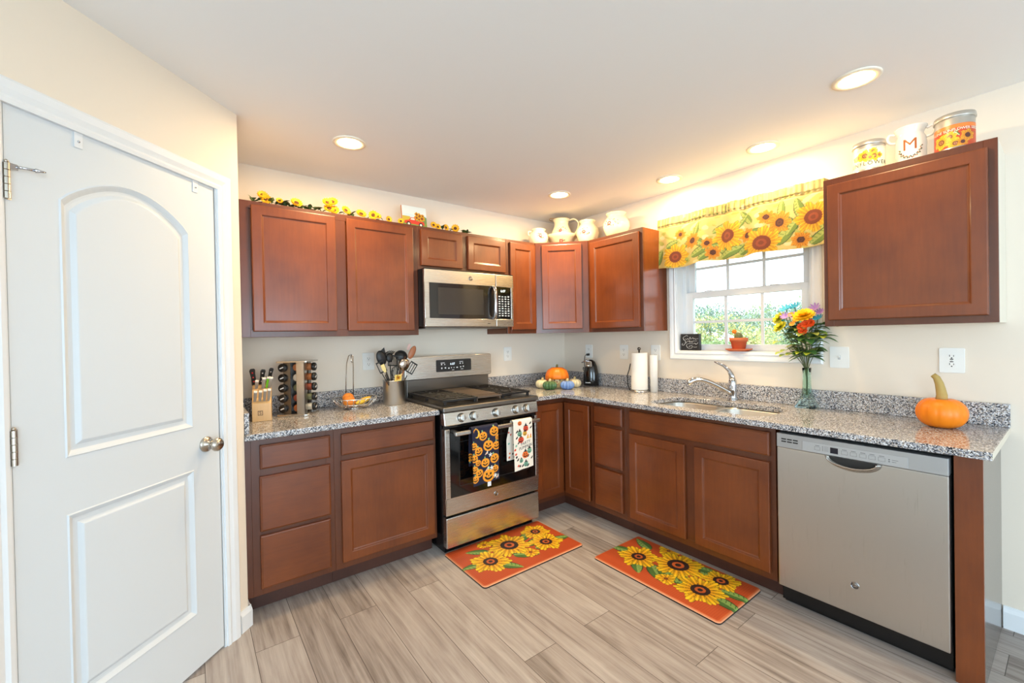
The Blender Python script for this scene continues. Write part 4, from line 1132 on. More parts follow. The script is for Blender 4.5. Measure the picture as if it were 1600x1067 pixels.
def knife(label, x, d, z, L, w, lean, tw, body, kind, group=None):
    p = KM @ Vector((x, d, z))
    t = thing('kitchen_knife', label, 'knife', p, -0.16, group)
    Mx = Matrix.Rotation(tw, 4, 'Y') @ Matrix.Rotation(lean, 4, 'X')
    hw = w/2
    if kind == 'full':
        pr = [(-hw, 0), (hw, 0), (hw*0.85, L*0.3), (hw*0.9, L*0.7), (hw*1.15, L*0.92), (hw*0.8, L), (-hw*0.6, L), (-hw*1.0, L*0.9), (-hw*0.8, L*0.5)]
    else:
        pr = [(-hw*0.8, 0), (hw*0.8, 0), (hw, L*0.5), (hw, L), (-hw, L), (-hw, L*0.5)]
    MB().prism(pr, -0.008, 0.008, 'y', M=Mx).build('handle', body, t, 0.003)
    MB().box(-hw*0.7, hw*0.7, -0.0015, 0.0015, -0.04, 0.0, M=Mx).build('blade', M_CHROME, t)
    if kind == 'full':
        for k, zz in enumerate((0.25, 0.5, 0.78)):
            b = MB(); b.lathe([(0.0045, 0.0), (0.0045, 0.001), (0, 0.0012)], seg=12, M=Mx @ Matrix.Translation((0, -0.008, L*zz)) @ Matrix.Rotation(PI/2, 4, 'X'))
            b.build('rivet', M_RED if body is M_HB and 'red' in label else M_CHROME, t)
    else:
        MB().box(-hw*1.04, hw*1.04, -0.0085, 0.0085, L-0.004, L+0.004, M=Mx).build('cap', M_HWH, t, 0.002)
    return t
G = 'knives in the knife block'
knife('black-handled knife with red rivets, leftmost in the knife block', 0.010, 0.110, 0.195, 0.098, 0.028, 0.25, -0.12, M_HB, 'full', G)
knife('black-handled knife with tan butt, second from left at back of block', 0.042, 0.110, 0.195, 0.092, 0.025, 0.25, 0.14, M_HB, 'full', G)
knife('black-handled knife with steel rivets, rightmost at the back of block', 0.078, 0.110, 0.195, 0.100, 0.022, 0.25, 0.20, M_HB, 'full', G)
knife('grey steak knife, leftmost of the middle row in block', 0.020, 0.068, 0.175, 0.050, 0.017, 0.35, 0.10, M_HW, 'slab', G)
knife('grey steak knife, second in the middle row of block', 0.052, 0.068, 0.170, 0.070, 0.018, 0.35, 0.12, M_HW, 'slab', G)
knife('green-handled knife in the middle row of the knife block', 0.070, 0.072, 0.175, 0.066, 0.012, 0.30, 0.16, M_GREEN, 'slab', G)
knife('grey steak knife with white cap, right of the green knife', 0.084, 0.068, 0.175, 0.066, 0.018, 0.35, 0.18, M_HW, 'slab', G)
for k, (x, L) in enumerate(((0.014, 0.060), (0.038, 0.060), (0.060, 0.066), (0.080, 0.068))):
    knife(('grey steak knife, leftmost of the front row in block', 'grey steak knife, second from left in the front row', 'grey steak knife, third from left in the front row', 'grey steak knife, rightmost of the front row')[k],
          x, 0.020, 0.112, L, 0.016, 0.40, 0.10, M_HW, 'slab', G)

# ------------------------------------------------------------------ revolving spice rack and its jars
SXc, SYc = -2.412, -0.190
t = thing('spice_rack', 'stainless revolving spice rack on the counter, right of knives', 'spice rack', (SXc, SYc, HCT), math.radians(-33))
pl = rrect(-0.092, 0.092, -0.092, 0.092, 0.022, 4)
MB().prism(pl, 0.0005, 0.014).build('base_plate', M_STEEL, t, 0.002)
MB().prism(rrect(-0.090, 0.090, -0.090, 0.090, 0.012, 4), 0.318, 0.326).build('top_plate', M_STEEL, t, 0.001)
b = MB(); b.box(0.012, 0.058, -0.050, -0.046, 0.014, 0.318).box(0.054, 0.058, -0.050, -0.012, 0.014, 0.318); b.build('front_panel', M_STEELV, t)
b = MB(); b.box(-0.062, -0.058, -0.050, 0.05, 0.014, 0.318).box(-0.06, -0.022, -0.050, -0.047, 0.014, 0.318).box(-0.06, 0.058, 0.046, 0.05, 0.014, 0.318).box(0.054, 0.058, 0.012, 0.05, 0.014, 0.318); b.build('inner_panel', M_STEELD, t)
def jar_kind(nm, spice):
    return [mat('jar_glass', (200, 196, 188), 0.08, coat=0.4), spice]
SPICE = [mat('spice_%d' % i, c, 0.75, bump=0.3, bscale=700) for i, c in enumerate(((188, 176, 156), (150, 84, 40), (100, 98, 66), (164, 100, 58), (130, 58, 34)))]
SM = Matrix.Translation((SXc, SYc, HCT)) @ Matrix.Rotation(math.radians(-33), 4, 'Z')
M_GLASSJ = mat('jar_glass', (214, 210, 204), 0.06, coat=0.6)
def spice_jar(label, base, ang, spice):
    """lies on its side; x of the jar points along ang, cap outward"""
    t = thing('spice_jar', label, 'spice jar', base, ang, 'jars in the spice rack')
    Mx = Matrix.Rotation(PI/2, 4, 'Y')
    b = MB(); b.lathe([(0, -0.048), (0.019, -0.048), (0.0215, -0.045), (0.0215, -0.006), (0.018, 0.0), (0.0, 0.0)], seg=20, M=Mx, mi=0); b.build('glass', spice, t)
    b = MB(); b.lathe([(0.0222, -0.0445), (0.0222, -0.040), (0.0222, -0.0405)], seg=20, M=Mx, cap=False); b.build('glass_ring', M_GLASSJ, t)
    b = MB(); b.lathe([(0.0235, 0.0), (0.0245, 0.003), (0.0245, 0.015), (0.022, 0.018), (0, 0.018)], seg=22, M=Mx); c = b.build('cap', M_HB, t)
    MB().box(0.0183, 0.0188, -0.012, 0.012, -0.003, 0.003, M=Matrix.Rotation(0.4, 4, 'X')).build('cap_print', M_INK, c)
    return t
ROWN = ('bottom', 'second', 'middle', 'fourth', 'top')
for r in range(5):
    z = 0.044+r*0.0605
    for (lx, ly, a, side) in ((-0.062, -0.050, -PI/2-0.18, 'left'), (0.080, 0.020, 0.0, 'right')):
        p = SM @ Vector((lx, ly, z))
        spice_jar('black-capped spice jar, %s row in the %s column of the rack' % (ROWN[r], side), p, math.radians(-33)+a+(0.0 if side == 'right' else 0.05), SPICE[(r*2+(side == 'left')) % 5])
    p = SM @ Vector((0.010, 0.004, z))
    t2 = spice_jar('spice jar in %s row, showing inside the gap of the rack' % ROWN[r], p, math.radians(-33)+PI/2, SPICE[(r*3+1) % 5])

# ------------------------------------------------------------------ wire basket with fruit
BXc, BYc = -2.078, -0.200
t = thing('fruit_basket', 'wire fruit basket with tall banana hook, between spice rack and crock', 'basket', (BXc, BYc, HCT))
b = MB()
def bp(a, s): return ((0.05+0.09*s**0.6)*math.cos(a), (0.05+0.09*s**0.6)*math.sin(a)*0.85, 0.006+0.062*s**1.5)
for k in range(22):
    a = 2*PI*k/22
    b.tube([bp(a+0.12*s, s) for s in np.linspace(0, 1, 7)], 0.0026, 5)
for s in (0.0, 1.0, 0.55):
    b.tube([bp(a, s) for a in np.linspace(0, 2*PI, 37)[:-1]], 0.0034 if s != 0.55 else 0.0024, 6, 0, True)
b.build('wire_bowl', M_WIRE, t)
b = MB(); b.tube([(0.05*math.cos(a), 0.042*math.sin(a), 0.003) for a in np.linspace(0, 2*PI, 25)[:-1]], 0.003, 6, 0, True); b.build('foot_ring', M_WIRE, t)
b = MB(); pts = [(-0.012, 0.118, 0.062), (-0.010, 0.112, 0.20), (-0.008, 0.108, 0.29)]
for a in np.linspace(0, PI*0.5, 6): pts.append((-0.008+0.02*math.sin(a)*0.5, 0.108-0.03*math.sin(a), 0.31+0.026*math.sin(a)+0.01))
pts = [(-0.028, 0.11, 0.060), (-0.026, 0.10, 0.2), (-0.024, 0.085, 0.29), (-0.018, 0.06, 0.34), (-0.006, 0.04, 0.348), (0.006, 0.05, 0.335), (0.016, 0.08, 0.27), (0.022, 0.105, 0.16), (0.024, 0.115, 0.060)]
b.tube(pts, 0.0034, 8)
b.tube([(-0.006, 0.04, 0.348), (-0.014, 0.018, 0.336), (-0.018, 0.010, 0.312), (-0.013, 0.008, 0.298), (-0.006, 0.014, 0.300)], 0.0032, 8)
b.build('banana_hook', M_WIRE, t)
M_ORANGE = mat('orange_peel', (226, 132, 44), 0.5, bump=0.25, bscale=500)
for (x, y, z, r, lb) in ((-0.045, -0.028, 0.050, 0.038, 'orange in the wire basket, in front'), (-0.035, 0.030, 0.066, 0.036, 'orange in wire basket, half hidden behind the other orange')):
    t = thing('orange', lb, 'fruit', (BXc+x, BYc+y, HCT+z-r), 0.3)
    MB().ell((0, 0, r), (r, r, r*0.93), 20, 12).build('peel', M_ORANGE, t)
    MB().lathe([(0.0, 0.002), (0.004, 0.001), (0.0035, -0.001)], (0, 0, r*1.93), 8).build('stem_end', mat('stem_green', (92, 104, 50), 0.7), t)
t = thing('banana', 'yellow banana lying in the right side of wire basket', 'fruit', (BXc, BYc, HCT))
b = MB(); pts = []; rs = []
for i in range(13):
    s = i/12; pts.append((-0.012+0.108*s, -0.050+0.05*s*s, 0.036+0.026*s)); rs.append(0.004+0.014*math.sin(PI*min(0.98, max(0.03, s)))**0.6)
b.tube(pts, rs, 10); b.build('peel', mat('banana_skin', (232, 186, 58), 0.5), t)
b = MB(); b.tube([pts[-1], (0.108, -0.001, 0.070)], [0.005, 0.003], 8); b.build('stem', mat('banana_stem', (120, 96, 44), 0.6), t)

# ------------------------------------------------------------------ steel crock and utensils
CX, CY = -1.820, -0.212
t = thing('utensil_crock', 'brushed steel utensil crock on the counter, left of the range', 'crock', (CX, CY, HCT))
MB().lathe([(0, 0.001), (0.072, 0.001), (0.073, 0.004), (0.073, 0.160), (0.0745, 0.163), (0.0735, 0.166), (0.071, 0.164), (0.070, 0.010), (0, 0.008)], seg=40).build('cup', M_STEELV, t)
M_UB = mat('black_nylon', (26, 26, 27), 0.4)
M_WSP = wood_mat('spoon_wood', (150, 88, 54), (182, 116, 76), rough=0.55)
def uten(name, label, px, pz, bx, by, build, cat='utensil', head_y=0.0):
    """handle runs from inside the crock up to the head at (px, pz)"""
    t = thing(name, label, cat, (CX+bx, CY+by, HCT+0.012), 0, 'utensils in the crock')
    top = Vector((px-CX-bx, head_y, pz-HCT-0.012))
    build(t, top)
    return t
def handle(t, top, r, m, frac=1.0, flat=1.0):
    MB().tube([(0, 0, 0), tuple(top*0.5*frac), tuple(top*frac)], [r, r*0.85, r*0.7], 8, flat=flat).build('handle', m, t)
def frame_at(top):
    z = top.normalized(); x = Vector((0, 1, 0)).cross(z).normalized(); y = z.cross(x)
    return Matrix(((x.x, y.x, z.x, top.x), (x.y, y.y, z.y, top.y), (x.z, y.z, z.z, top.z), (0, 0, 0, 1)))
def b_spoon(m, w, h, dep=0.012, mh=None):
    def f(t, top):
        handle(t, top, 0.0055, mh or m, 0.80)
        F = frame_at(top)
        MB().ell((0, dep*0.3, -h*0.35), (w, dep, h), 18, 10, M=F).build('head', m, t)
    return f
def b_turner(m, w, h, slots=4, mh=None):
    def f(t, top):
        handle(t, top, 0.005, mh or m, 0.72)
        F = frame_at(top); b = MB(); st = w*0.10
        b.box(-w, -w+st*2, -0.0016, 0.0016, -h, h*0.2, M=F).box(w-st*2, w, -0.0016, 0.0016, -h, h*0.2, M=F)
        b.box(-w, w, -0.0016, 0.0016, h*0.2, h*0.38, M=F).box(-w, w, -0.0016, 0.0016, -h*1.15, -h, M=F)
        for k in range(1, slots):
            x = -w+2*w*k/slots; b.box(x-st*0.8, x+st*0.8, -0.0015, 0.0015, -h, h*0.2, M=F)
        b.build('head', m, t)
    return f
def b_solid(m, w, h, mh=None, skew=0.0):
    def f(t, top):
        handle(t, top, 0.005, mh or m, 0.8)
        F = frame_at(top)
        MB().prism([(-w*0.5, -h), (w*0.5, -h), (w, -h*0.5), (w, h*0.3+skew), (-w, h*0.3-skew), (-w, -h*0.5)], -0.002, 0.002, 'y', M=F).build('head', m, t, 0.001)
    return f
def b_ladle(m, r, mh=None):
    def f(t, top):
        handle(t, top, 0.005, mh or m, 0.93)
        MB().lathe([(0.001, -r*0.8), (r*0.5, -r*0.68), (r*0.85, -r*0.35), (r, 0.0), (r*0.95, 0.0), (r*0.8, -r*0.3), (r*0.45, -r*0.6), (0.001, -r*0.72)], seg=22, M=Matrix.Translation(tuple(top)) @ Matrix.Rotation(2.3, 4, 'X') @ Matrix.Rotation(-0.5, 4, 'Y')).build('bowl', m, t)
    return f
def b_pasta(m):
    def f(t, top):
        handle(t, top, 0.0055, m, 0.82)
        F = frame_at(top); b = MB(); b.ell((0, 0, -0.018), (0.026, 0.010, 0.032), 16, 8, M=F)
        for k in range(6):
            a = -0.9+k*0.36
            b.tube([tuple(F @ Vector((0.02*math.sin(a), 0, 0.0))), tuple(F @ Vector((0.034*math.sin(a), -0.012, 0.022*math.cos(a)+0.004))), tuple(F @ Vector((0.036*math.sin(a), -0.026, 0.024*math.cos(a)+0.006)))], 0.0032, 6)
        b.build('head', m, t)
    return f
def b_whisk(t, top):
    handle(t, top, 0.006, M_UB, 0.55)
    F = frame_at(top); b = MB()
    for k in range(6):
        a = PI*k/6
        b.tube([tuple(F @ Vector((math.cos(a)*0.030*math.sin(s)**0.8*(1 if s < PI else -1), math.sin(a)*0.030*math.sin(s)**0.8, -0.045-0.04*math.cos(s)))) for s in np.linspace(0.05, PI-0.0, 10)], 0.0013, 5)
        b.tube([tuple(F @ Vector((-math.cos(a)*0.030*math.sin(s)**0.8, -math.sin(a)*0.030*math.sin(s)**0.8, -0.045-0.04*math.cos(s)))) for s in np.linspace(0.05, PI-0.0, 10)], 0.0013, 5)
    b.build('wires', M_UB, t)
uten('serving_spoon', 'black nylon spoon with broad head, leaning left in the crock', -1.905, 1.248, 0.02, 0.01, b_spoon(M_UB, 0.034, 0.052), head_y=-0.005)
uten('spatula', 'black spatula with pointed corner at the back of crock', -1.880, 1.262, 0.01, 0.03, b_solid(M_UB, 0.028, 0.06, skew=0.016), head_y=0.03)
uten('pasta_server', 'black pasta server with curved tines in the crock', -1.834, 1.246, 0.0, 0.02, b_pasta(M_UB), head_y=0.015)
uten('slotted_turner', 'black slotted turner in the middle of the crock', -1.800, 1.226, -0.005, 0.025, b_turner(M_UB, 0.036, 0.050, 5), head_y=0.03)
uten('ladle', 'dark grey ladle with round bowl at the top of crock', -1.752, 1.238, -0.02, 0.02, b_ladle(mat('dark_nylon', (58, 54, 50), 0.35), 0.045, M_UB), head_y=0.01)
uten('serving_spoon', 'polished steel serving spoon leaning right in the crock', -1.752, 1.194, -0.02, -0.02, b_spoon(mat('polished_steel', (176, 160, 146), 0.15, 1.0), 0.038, 0.044, 0.014), head_y=-0.02)
uten('wooden_spoon', 'brown wooden spoon leaning far right in the crock', -1.672, 1.276, -0.03, 0.0, b_spoon(M_WSP, 0.023, 0.050, 0.010), head_y=0.0)
uten('spatula', 'pale pink silicone spatula behind the wooden spoon', -1.684, 1.308, -0.03, 0.02, b_solid(mat('pink_silicone', (232, 190, 180), 0.5), 0.011, 0.034, M_WSP), head_y=0.02)
uten('slotted_turner', 'black turner with long slots, lowest at right of crock', -1.690, 1.172, -0.03, -0.02, b_turner(M_UB, 0.028, 0.054, 3), head_y=-0.01)
uten('spatula', 'cream and green patterned spatula in black frame, left in crock', -1.908, 1.176, 0.02, -0.02, b_solid(mat('cream_silicone', (222, 204, 140), 0.5), 0.013, 0.044, M_UB), head_y=-0.02)
uten('slotted_turner', 'black framed turner around the cream spatula, left in crock', -1.915, 1.190, 0.02, -0.005, b_turner(M_UB, 0.026, 0.052, 2), head_y=-0.006)
uten('tongs', 'thin black tongs leaning lowest at the left of crock', -1.928, 1.142, 0.02, -0.03, lambda t, top: handle(t, top, 0.006, M_UB, 1.0, 0.5), head_y=-0.03)
uten('whisk', 'black wire whisk at the front of the crock', -1.832, 1.178, 0.0, -0.03, b_whisk, head_y=-0.045)
def b_flower(t, top):
    handle(t, top, 0.004, M_WSP, 0.8)
    F = frame_at(top)
    cvs = Canvas(0.048, 0.046, 0.0012, (238, 206, 120)); cvs.sunflower(0.024, 0.024, 0.019, 9, 0.006)
    Mt = F
    MB().box(-0.024, 0.024, -0.001, 0.002, -0.030, 0.016, M=F).build('head', mat('yellow_silicone', (238, 206, 120), 0.5), t)
    cvs.grid(lambda u, v: tuple(F @ Vector((u-0.024, -0.0013, v-0.030))), 'flower_print', M_PRINT, t)
uten('spatula', 'small yellow spatula with a printed sunflower, front of crock', -1.822, 1.104, 0.005, -0.03, b_flower, head_y=-0.055)

# ------------------------------------------------------------------ pumpkins, figurine, can opener
def ribs(n, k=0.10, p=0.7):
    return lambda a, z: 1-k*(1-abs(math.sin(n*a/2))**p)
def pumpkin(label, x, y, r, h, m, n=10, k=0.12, stem=None, rz=0.0, group=None, stemcurve=None, seg=80):
    t = thing('pumpkin', label, 'pumpkin', (x, y, HCT), rz, group)
    b = MB(); pr = []
    for i in range(17):
        a = PI*i/16
        rr = math.sin(a)**0.75; zz = (1-math.cos(a))/2
        dip = 0.10*math.exp(-(rr/0.35)**2)
        pr.append((max(1e-4, r*rr), h*(zz*(1-dip) if zz > 0.5 else zz+dip*0.5)))
    z0 = min(p[1] for p in pr)
    pr = [(q, z-z0) for q, z in pr]
    b.lathe(pr, seg=seg, fr=ribs(n, k), cap=False); b.build('body', m, t)
    sp = stemcurve or [(0, 0, h*0.86), (0.003, 0, h*1.02), (0.008, 0, h*1.16)]
    ms = stem or mat('dry_stem', (150, 128, 76), 0.8)
    nn = len(sp)
    MB().tube(sp, [r*0.16*(1.5-0.7*i/(nn-1)) for i in range(nn)], 8).build('stem', ms, t)
    return t
M_PGREEN = mat('pumpkin_green', (66, 104, 62), 0.3, coat=0.3)
pumpkin('small glossy green ceramic pumpkin beside the pumpkin-hat figurine', -0.553, -0.392, 0.061, 0.076, M_PGREEN, 10, 0.30, mat('tan_stem', (196, 178, 130), 0.6))
pumpkin('small glossy blue ceramic pumpkin in front of the pumpkin-hat figurine', -0.435, -0.478, 0.060, 0.076, mat('pumpkin_blue', (112, 146, 204), 0.3, coat=0.3), 10, 0.30, mat('tan_stem', (196, 178, 130), 0.6))
pumpkin('cream ceramic pumpkin half hidden behind the green one', -0.530, -0.272, 0.058, 0.076, mat('pumpkin_cream', (234, 220, 180), 0.35), 10, 0.14, mat('tan_stem', (196, 178, 130), 0.6))
pumpkin('cream ceramic pumpkin half hidden behind the blue one', -0.292, -0.420, 0.058, 0.077, mat('pumpkin_cream', (234, 220, 180), 0.35), 10, 0.14, mat('tan_stem', (196, 178, 130), 0.6))
pumpkin('large orange pumpkin with long stem near the right counter end', -0.205, -2.660, 0.088, 0.140, mat('pumpkin_orange', (238, 130, 16), 0.4, bump=0.08, bscale=120), 12, 0.035, mat('dry_stem', (176, 150, 88), 0.8), seg=96,
        stemcurve=[(0, 0, 0.115), (0.002, -0.002, 0.145), (0.0, 0.002, 0.175), (-0.004, 0.006, 0.20), (-0.006, 0.014, 0.224), (-0.006, 0.026, 0.236)])
t = thing('figurine', 'round ceramic figurine wearing an orange pumpkin as a hat', 'figurine', (-0.415, -0.335, HCT), -0.75)
MB().lathe([(0, 0), (0.052, 0.0), (0.062, 0.010), (0.066, 0.04), (0.064, 0.075), (0.058, 0.10), (0, 0.104)], seg=32).build('body', mat('figurine_cream', (232, 206, 150), 0.4), t)
b = MB(); b.lathe([(0.066, 0.086), (0.098, 0.078), (0.104, 0.085), (0.100, 0.115), (0.084, 0.150), (0.05, 0.172), (0.001, 0.174)], seg=60, fr=ribs(12, 0.05), cap=False); b.build('pumpkin_hat', mat('hat_orange', (236, 122, 24), 0.4), t)
MB().tube([(0, 0, 0.168), (0, 0, 0.185), (0.004, 0, 0.198)], [0.012, 0.009, 0.008], 8).build('stem', mat('stem_olive', (98, 92, 48), 0.7), t)
b = MB(); b.ell((-0.022, -0.0625, 0.070), (0.006, 0.004, 0.006), 10, 6).ell((0.022, -0.0625, 0.070), (0.006, 0.004, 0.006), 10, 6); b.build('eye', mat('figurine_eye', (60, 38, 26), 0.4), t)
b = MB(); b.ell((0, -0.066, 0.056), (0.006, 0.006, 0.005), 10, 6).tube([(-0.016, -0.064, 0.040), (0, -0.0675, 0.034), (0.016, -0.064, 0.040)], 0.002, 6); b.build('nose_and_mouth', mat('figurine_brown', (190, 110, 60), 0.5), t)
b = MB()
for sx in (-1, 1):
    b.ell((sx*0.080, -0.03, 0.080), (0.020, 0.014, 0.016), 12, 6)
b.build('hat_leaf', mat('autumn_leaf', (206, 96, 44), 0.6), t)

t = thing('can_opener', 'black electric can opener standing by the corner, plugged in', 'can opener', (-0.090, -0.425, HCT), R90+0.4)
b = MB()
prf = [(0.066, 0.0), (0.070, 0.006), (0.070, 0.06), (0.066, 0.12), (0.056, 0.17), (0.040, 0.208), (0.018, 0.226), (0.001, 0.229)]
b.lathe([(0, 0)]+prf, seg=36, fr=lambda a, z: 1.0); o = b.build('body', mat('opener_black', (14, 14, 15), 0.12, coat=0.5), t)
o.scale = (1.0, 0.78, 1)
b = MB(); b.box(-0.03, 0.03, -0.064, -0.052, 0.165, 0.215); b.build('cutter_plate', M_CHROME, t, 0.006)
b = MB(); b.lathe([(0, 0), (0.016, 0), (0.016, 0.006), (0.010, 0.012), (0, 0.013)], M=Matrix.Translation((-0.004, -0.064, 0.178)) @ Matrix.Rotation(PI/2, 4, 'X'), seg=18); b.build('cutting_wheel', M_NICKEL, t)
b = MB(); b.tube([(0.018, -0.050, 0.210), (-0.02, -0.062, 0.222), (-0.062, -0.062, 0.206)], [0.007, 0.009, 0.006], 10); b.build('lever', M_CHROME, t)
b = MB()
for k in range(6): b.box(-0.030+k*0.008, -0.025+k*0.008, -0.0567, -0.0560, 0.024, 0.024+(0.006 if k % 2 else 0.009))
b.build('front_print', M_INK, t)
cd = thing('power_cord', 'black power cord looping from outlet down to the can opener', 'cord', (-0.006, -0.330, 1.180))
b = MB(); b.box(-0.030, -0.002, -0.010, 0.010, -0.010, 0.010); b.build('plug', M_RUBBER, cd, 0.003)
pts = [(-0.030, 0, 0.0), (-0.042, 0.012, -0.01), (-0.042, 0.020, -0.06), (-0.036, 0.024, -0.12), (-0.03, 0.036, -0.150), (-0.03, 0.050, -0.135), (-0.03, 0.046, -0.118), (-0.034, 0.030, -0.135), (-0.036, 0.024, -0.17), (-0.036, 0.034, -0.195), (-0.036, 0.026, -0.205), (-0.04, 0.010, -0.195), (-0.05, -0.015, -0.220), (-0.058, -0.032, -0.235)]
def smooth(pts, k=4):
    P = [Vector(p) for p in pts]; out = []
    for i in range(len(P)-1):
        p0, p1, p2, p3 = P[max(0, i-1)], P[i], P[i+1], P[min(len(P)-1, i+2)]
        for j in range(k):
            t_ = j/k
            out.append(0.5*((2*p1)+(p2-p0)*t_+(2*p0-5*p1+4*p2-p3)*t_*t_+(3*p1-p0-3*p2+p3)*t_**3))
    out.append(P[-1]); return out
MB().tube(smooth(pts), 0.003, 7).build('cable', M_RUBBER, cd)

# ------------------------------------------------------------------ paper towels, slim roll
M_PAPER = mat('white_paper', (240, 236, 228), 0.9, bump=0.15, bscale=300)
t = thing('paper_towel_holder', 'steel paper towel holder with black arm, left of sink', 'paper towel holder', (-0.130, -0.968, HCT))
MB().lathe([(0, 0.0005), (0.074, 0.0005), (0.076, 0.004), (0.072, 0.012), (0.02, 0.016), (0, 0.016)], seg=36).build('base', M_STEEL, t)
MB().lathe([(0.006, 0.016), (0.006, 0.318), (0.012, 0.324), (0.014, 0.334), (0.009, 0.342), (0, 0.344)], seg=18).build('rod', mat('dark_chrome', (110, 104, 98), 0.15, 1.0), t)
MB().tube([(-0.055, 0.050, 0.010), (-0.058, 0.066, 0.05), (-0.050, 0.078, 0.12), (-0.030, 0.074, 0.165), (-0.02, 0.068, 0.215)], 0.004, 8).build('tension_arm', M_UB, t)
t = thing('paper_towel_roll', 'white paper towel roll on the steel holder', 'paper towels', (-0.130, -0.968, HCT+0.0165))
MB().lathe([(0.021, 0.0), (0.062, 0.0), (0.0625, 0.002), (0.0625, 0.282), (0.061, 0.285), (0.021, 0.285), (0.021, 0.0)], seg=40, cap=False).build('roll', M_PAPER, t)
t = thing('paper_roll', 'slim white cylinder standing right of the paper towels', 'roll', (-0.082, -1.066, HCT))
MB().lathe([(0.018, 0.0005), (0.0285, 0.0005), (0.0285, 0.280), (0.027, 0.283), (0.018, 0.283), (0.018, 0.0005)], seg=30, cap=False).build('tube', M_PAPER, t)

# ------------------------------------------------------------------ window sill: sign and cactus
ZS = WZ0+0.0115
t = thing('sign', 'small black block sign with white script on the window sill', 'sign', (0.030, -1.306, ZS), R90+0.0)
MB().box(-0.070, 0.074, -0.016, 0.016, 0, 0.121).build('block', mat('sign_black', (40, 39, 41), 0.6), t, 0.002)
def trace(px): return [(-0.070+(x-190)*0.144/775, -0.0165, 0.121-(y-215)*0.121/665) for x, y in px]
b = MB()
for st, r in (([(500, 310), (450, 270), (400, 300), (310, 350), (300, 400), (340, 430), (310, 450), (380, 480), (400, 560), (370, 620), (300, 680), (250, 640), (290, 590)], 0.0022),
              ([(400, 400), (430, 440), (470, 420), (500, 390), (520, 430), (560, 440), (590, 350), (610, 350), (620, 420), (680, 400), (720, 360), (740, 420), (800, 400), (830, 440), (880, 410), (940, 410)], 0.002),
              ([(390, 590), (440, 570), (480, 500), (540, 520), (570, 480), (590, 560), (640, 500), (680, 560), (720, 500), (780, 500), (840, 500), (890, 495)], 0.002),
              ([(560, 600), (640, 600), (720, 610), (800, 590), (840, 640), (900, 590), (925, 560)], 0.0022),
              ([(590, 600), (480, 620), (440, 680), (480, 760), (570, 810), (660, 780), (690, 710), (640, 680), (560, 700), (550, 740), (600, 740)], 0.002),
              ([(730, 735), (800, 750), (880, 735)], 0.0024)):
    b.tube(smooth(trace(st), 3), r, 5, flat=0.4)
b.build('script', M_INK, t)
M_TERRA = mat('terracotta', (198, 104, 62), 0.75, bump=0.1, bscale=250)
t = thing('saucer', 'terracotta saucer under the cactus pot on window sill', 'saucer', (0.026, -1.655, ZS))
MB().lathe([(0, 0.0005), (0.058, 0.0005), (0.082, 0.012), (0.082, 0.0165), (0.076, 0.0165), (0.056, 0.006), (0, 0.006)], seg=40).build('dish', M_TERRA, t)
t = thing('potted_cactus', 'small grafted cactus in terracotta pot on the window sill', 'cactus', (0.026, -1.655, ZS+0.0062))
MB().lathe([(0, 0), (0.037, 0), (0.050, 0.058), (0.056, 0.058), (0.058, 0.084), (0.052, 0.084), (0.050, 0.076), (0, 0.075)], seg=36).build('pot', M_TERRA, t)
MB().ell((0, 0, 0.092), (0.026, 0.026, 0.028), 48, 12, fr=ribs(12, 0.18)).build('stem', mat('cactus_green', (112, 118, 76), 0.7, bump=0.5, bscale=300), t)
b = MB()
for k in range(70):
    a = rng.uniform(0, 2*PI); e = rng.uniform(-0.2, 1.3); d = Vector((math.cos(a)*math.cos(e), math.sin(a)*math.cos(e), math.sin(e)))
    p = Vector((0, 0, 0.092))+Vector((d.x*0.025, d.y*0.025, d.z*0.027)); b.tube([p, p+d*0.008], [0.0006, 0.0002], 4)
b.build('spine', mat('cactus_spine', (214, 200, 160), 0.6), t)
MB().ell((-0.004, 0.026, 0.126), (0.015, 0.015, 0.015), 28, 8, fr=ribs(9, 0.2)).tube([(0, 0.014, 0.105), (-0.002, 0.022, 0.116)], 0.006, 8).build('grafted_top', mat('cactus_orange', (246, 136, 30), 0.6), t)

# ------------------------------------------------------------------ glass vase with silk flowers
VX, VY = -0.052, -2.078
M_TEAL = mat('teal_glass', (222, 246, 240), 0.04, trans=1.0, ior=1.2)
t = thing('vase', 'tall teal glass vase with square flared foot, right of sink', 'vase', (VX, VY, HCT))
b = MB()
def sq(h, z, r=0.25): return [(p[0], p[1], z) for p in rrect(-h, h, -h, h, h*r, 3)]
rings = [sq(0.050, 0.0005), sq(0.050, 0.008), sq(0.044, 0.020), sq(0.037, 0.036), sq(0.034, 0.042), sq(0.027, 0.060), sq(0.022, 0.085), sq(0.0185, 0.13), sq(0.017, 0.19), sq(0.0185, 0.232), sq(0.0160, 0.232), sq(0.0145, 0.19), sq(0.0155, 0.13), sq(0.018, 0.085), sq(0.014, 0.062)]
n = len(rings[0]); b.add([q for r in rings for q in r], [(k*n+i, k*n+(i+1) % n, (k+1)*n+(i+1) % n, (k+1)*n+i) for k in range(len(rings)-1) for i in range(n)]+[tuple(range(n-1, -1, -1)), tuple((len(rings)-1)*n+i for i in range(n))], 0, True)
b.build('glass', M_TEAL, t)
ZV = HCT+0.225
t = thing('bouquet', 'bunch of colourful silk flowers and leaves in the teal vase', 'flowers', (VX, VY, HCT+0.07))
def L(y, z, x=0.0): return Vector((x, y-VY, z-HCT-0.07))
M_STEM = mat('flower_stem', (84, 92, 54), 0.6)
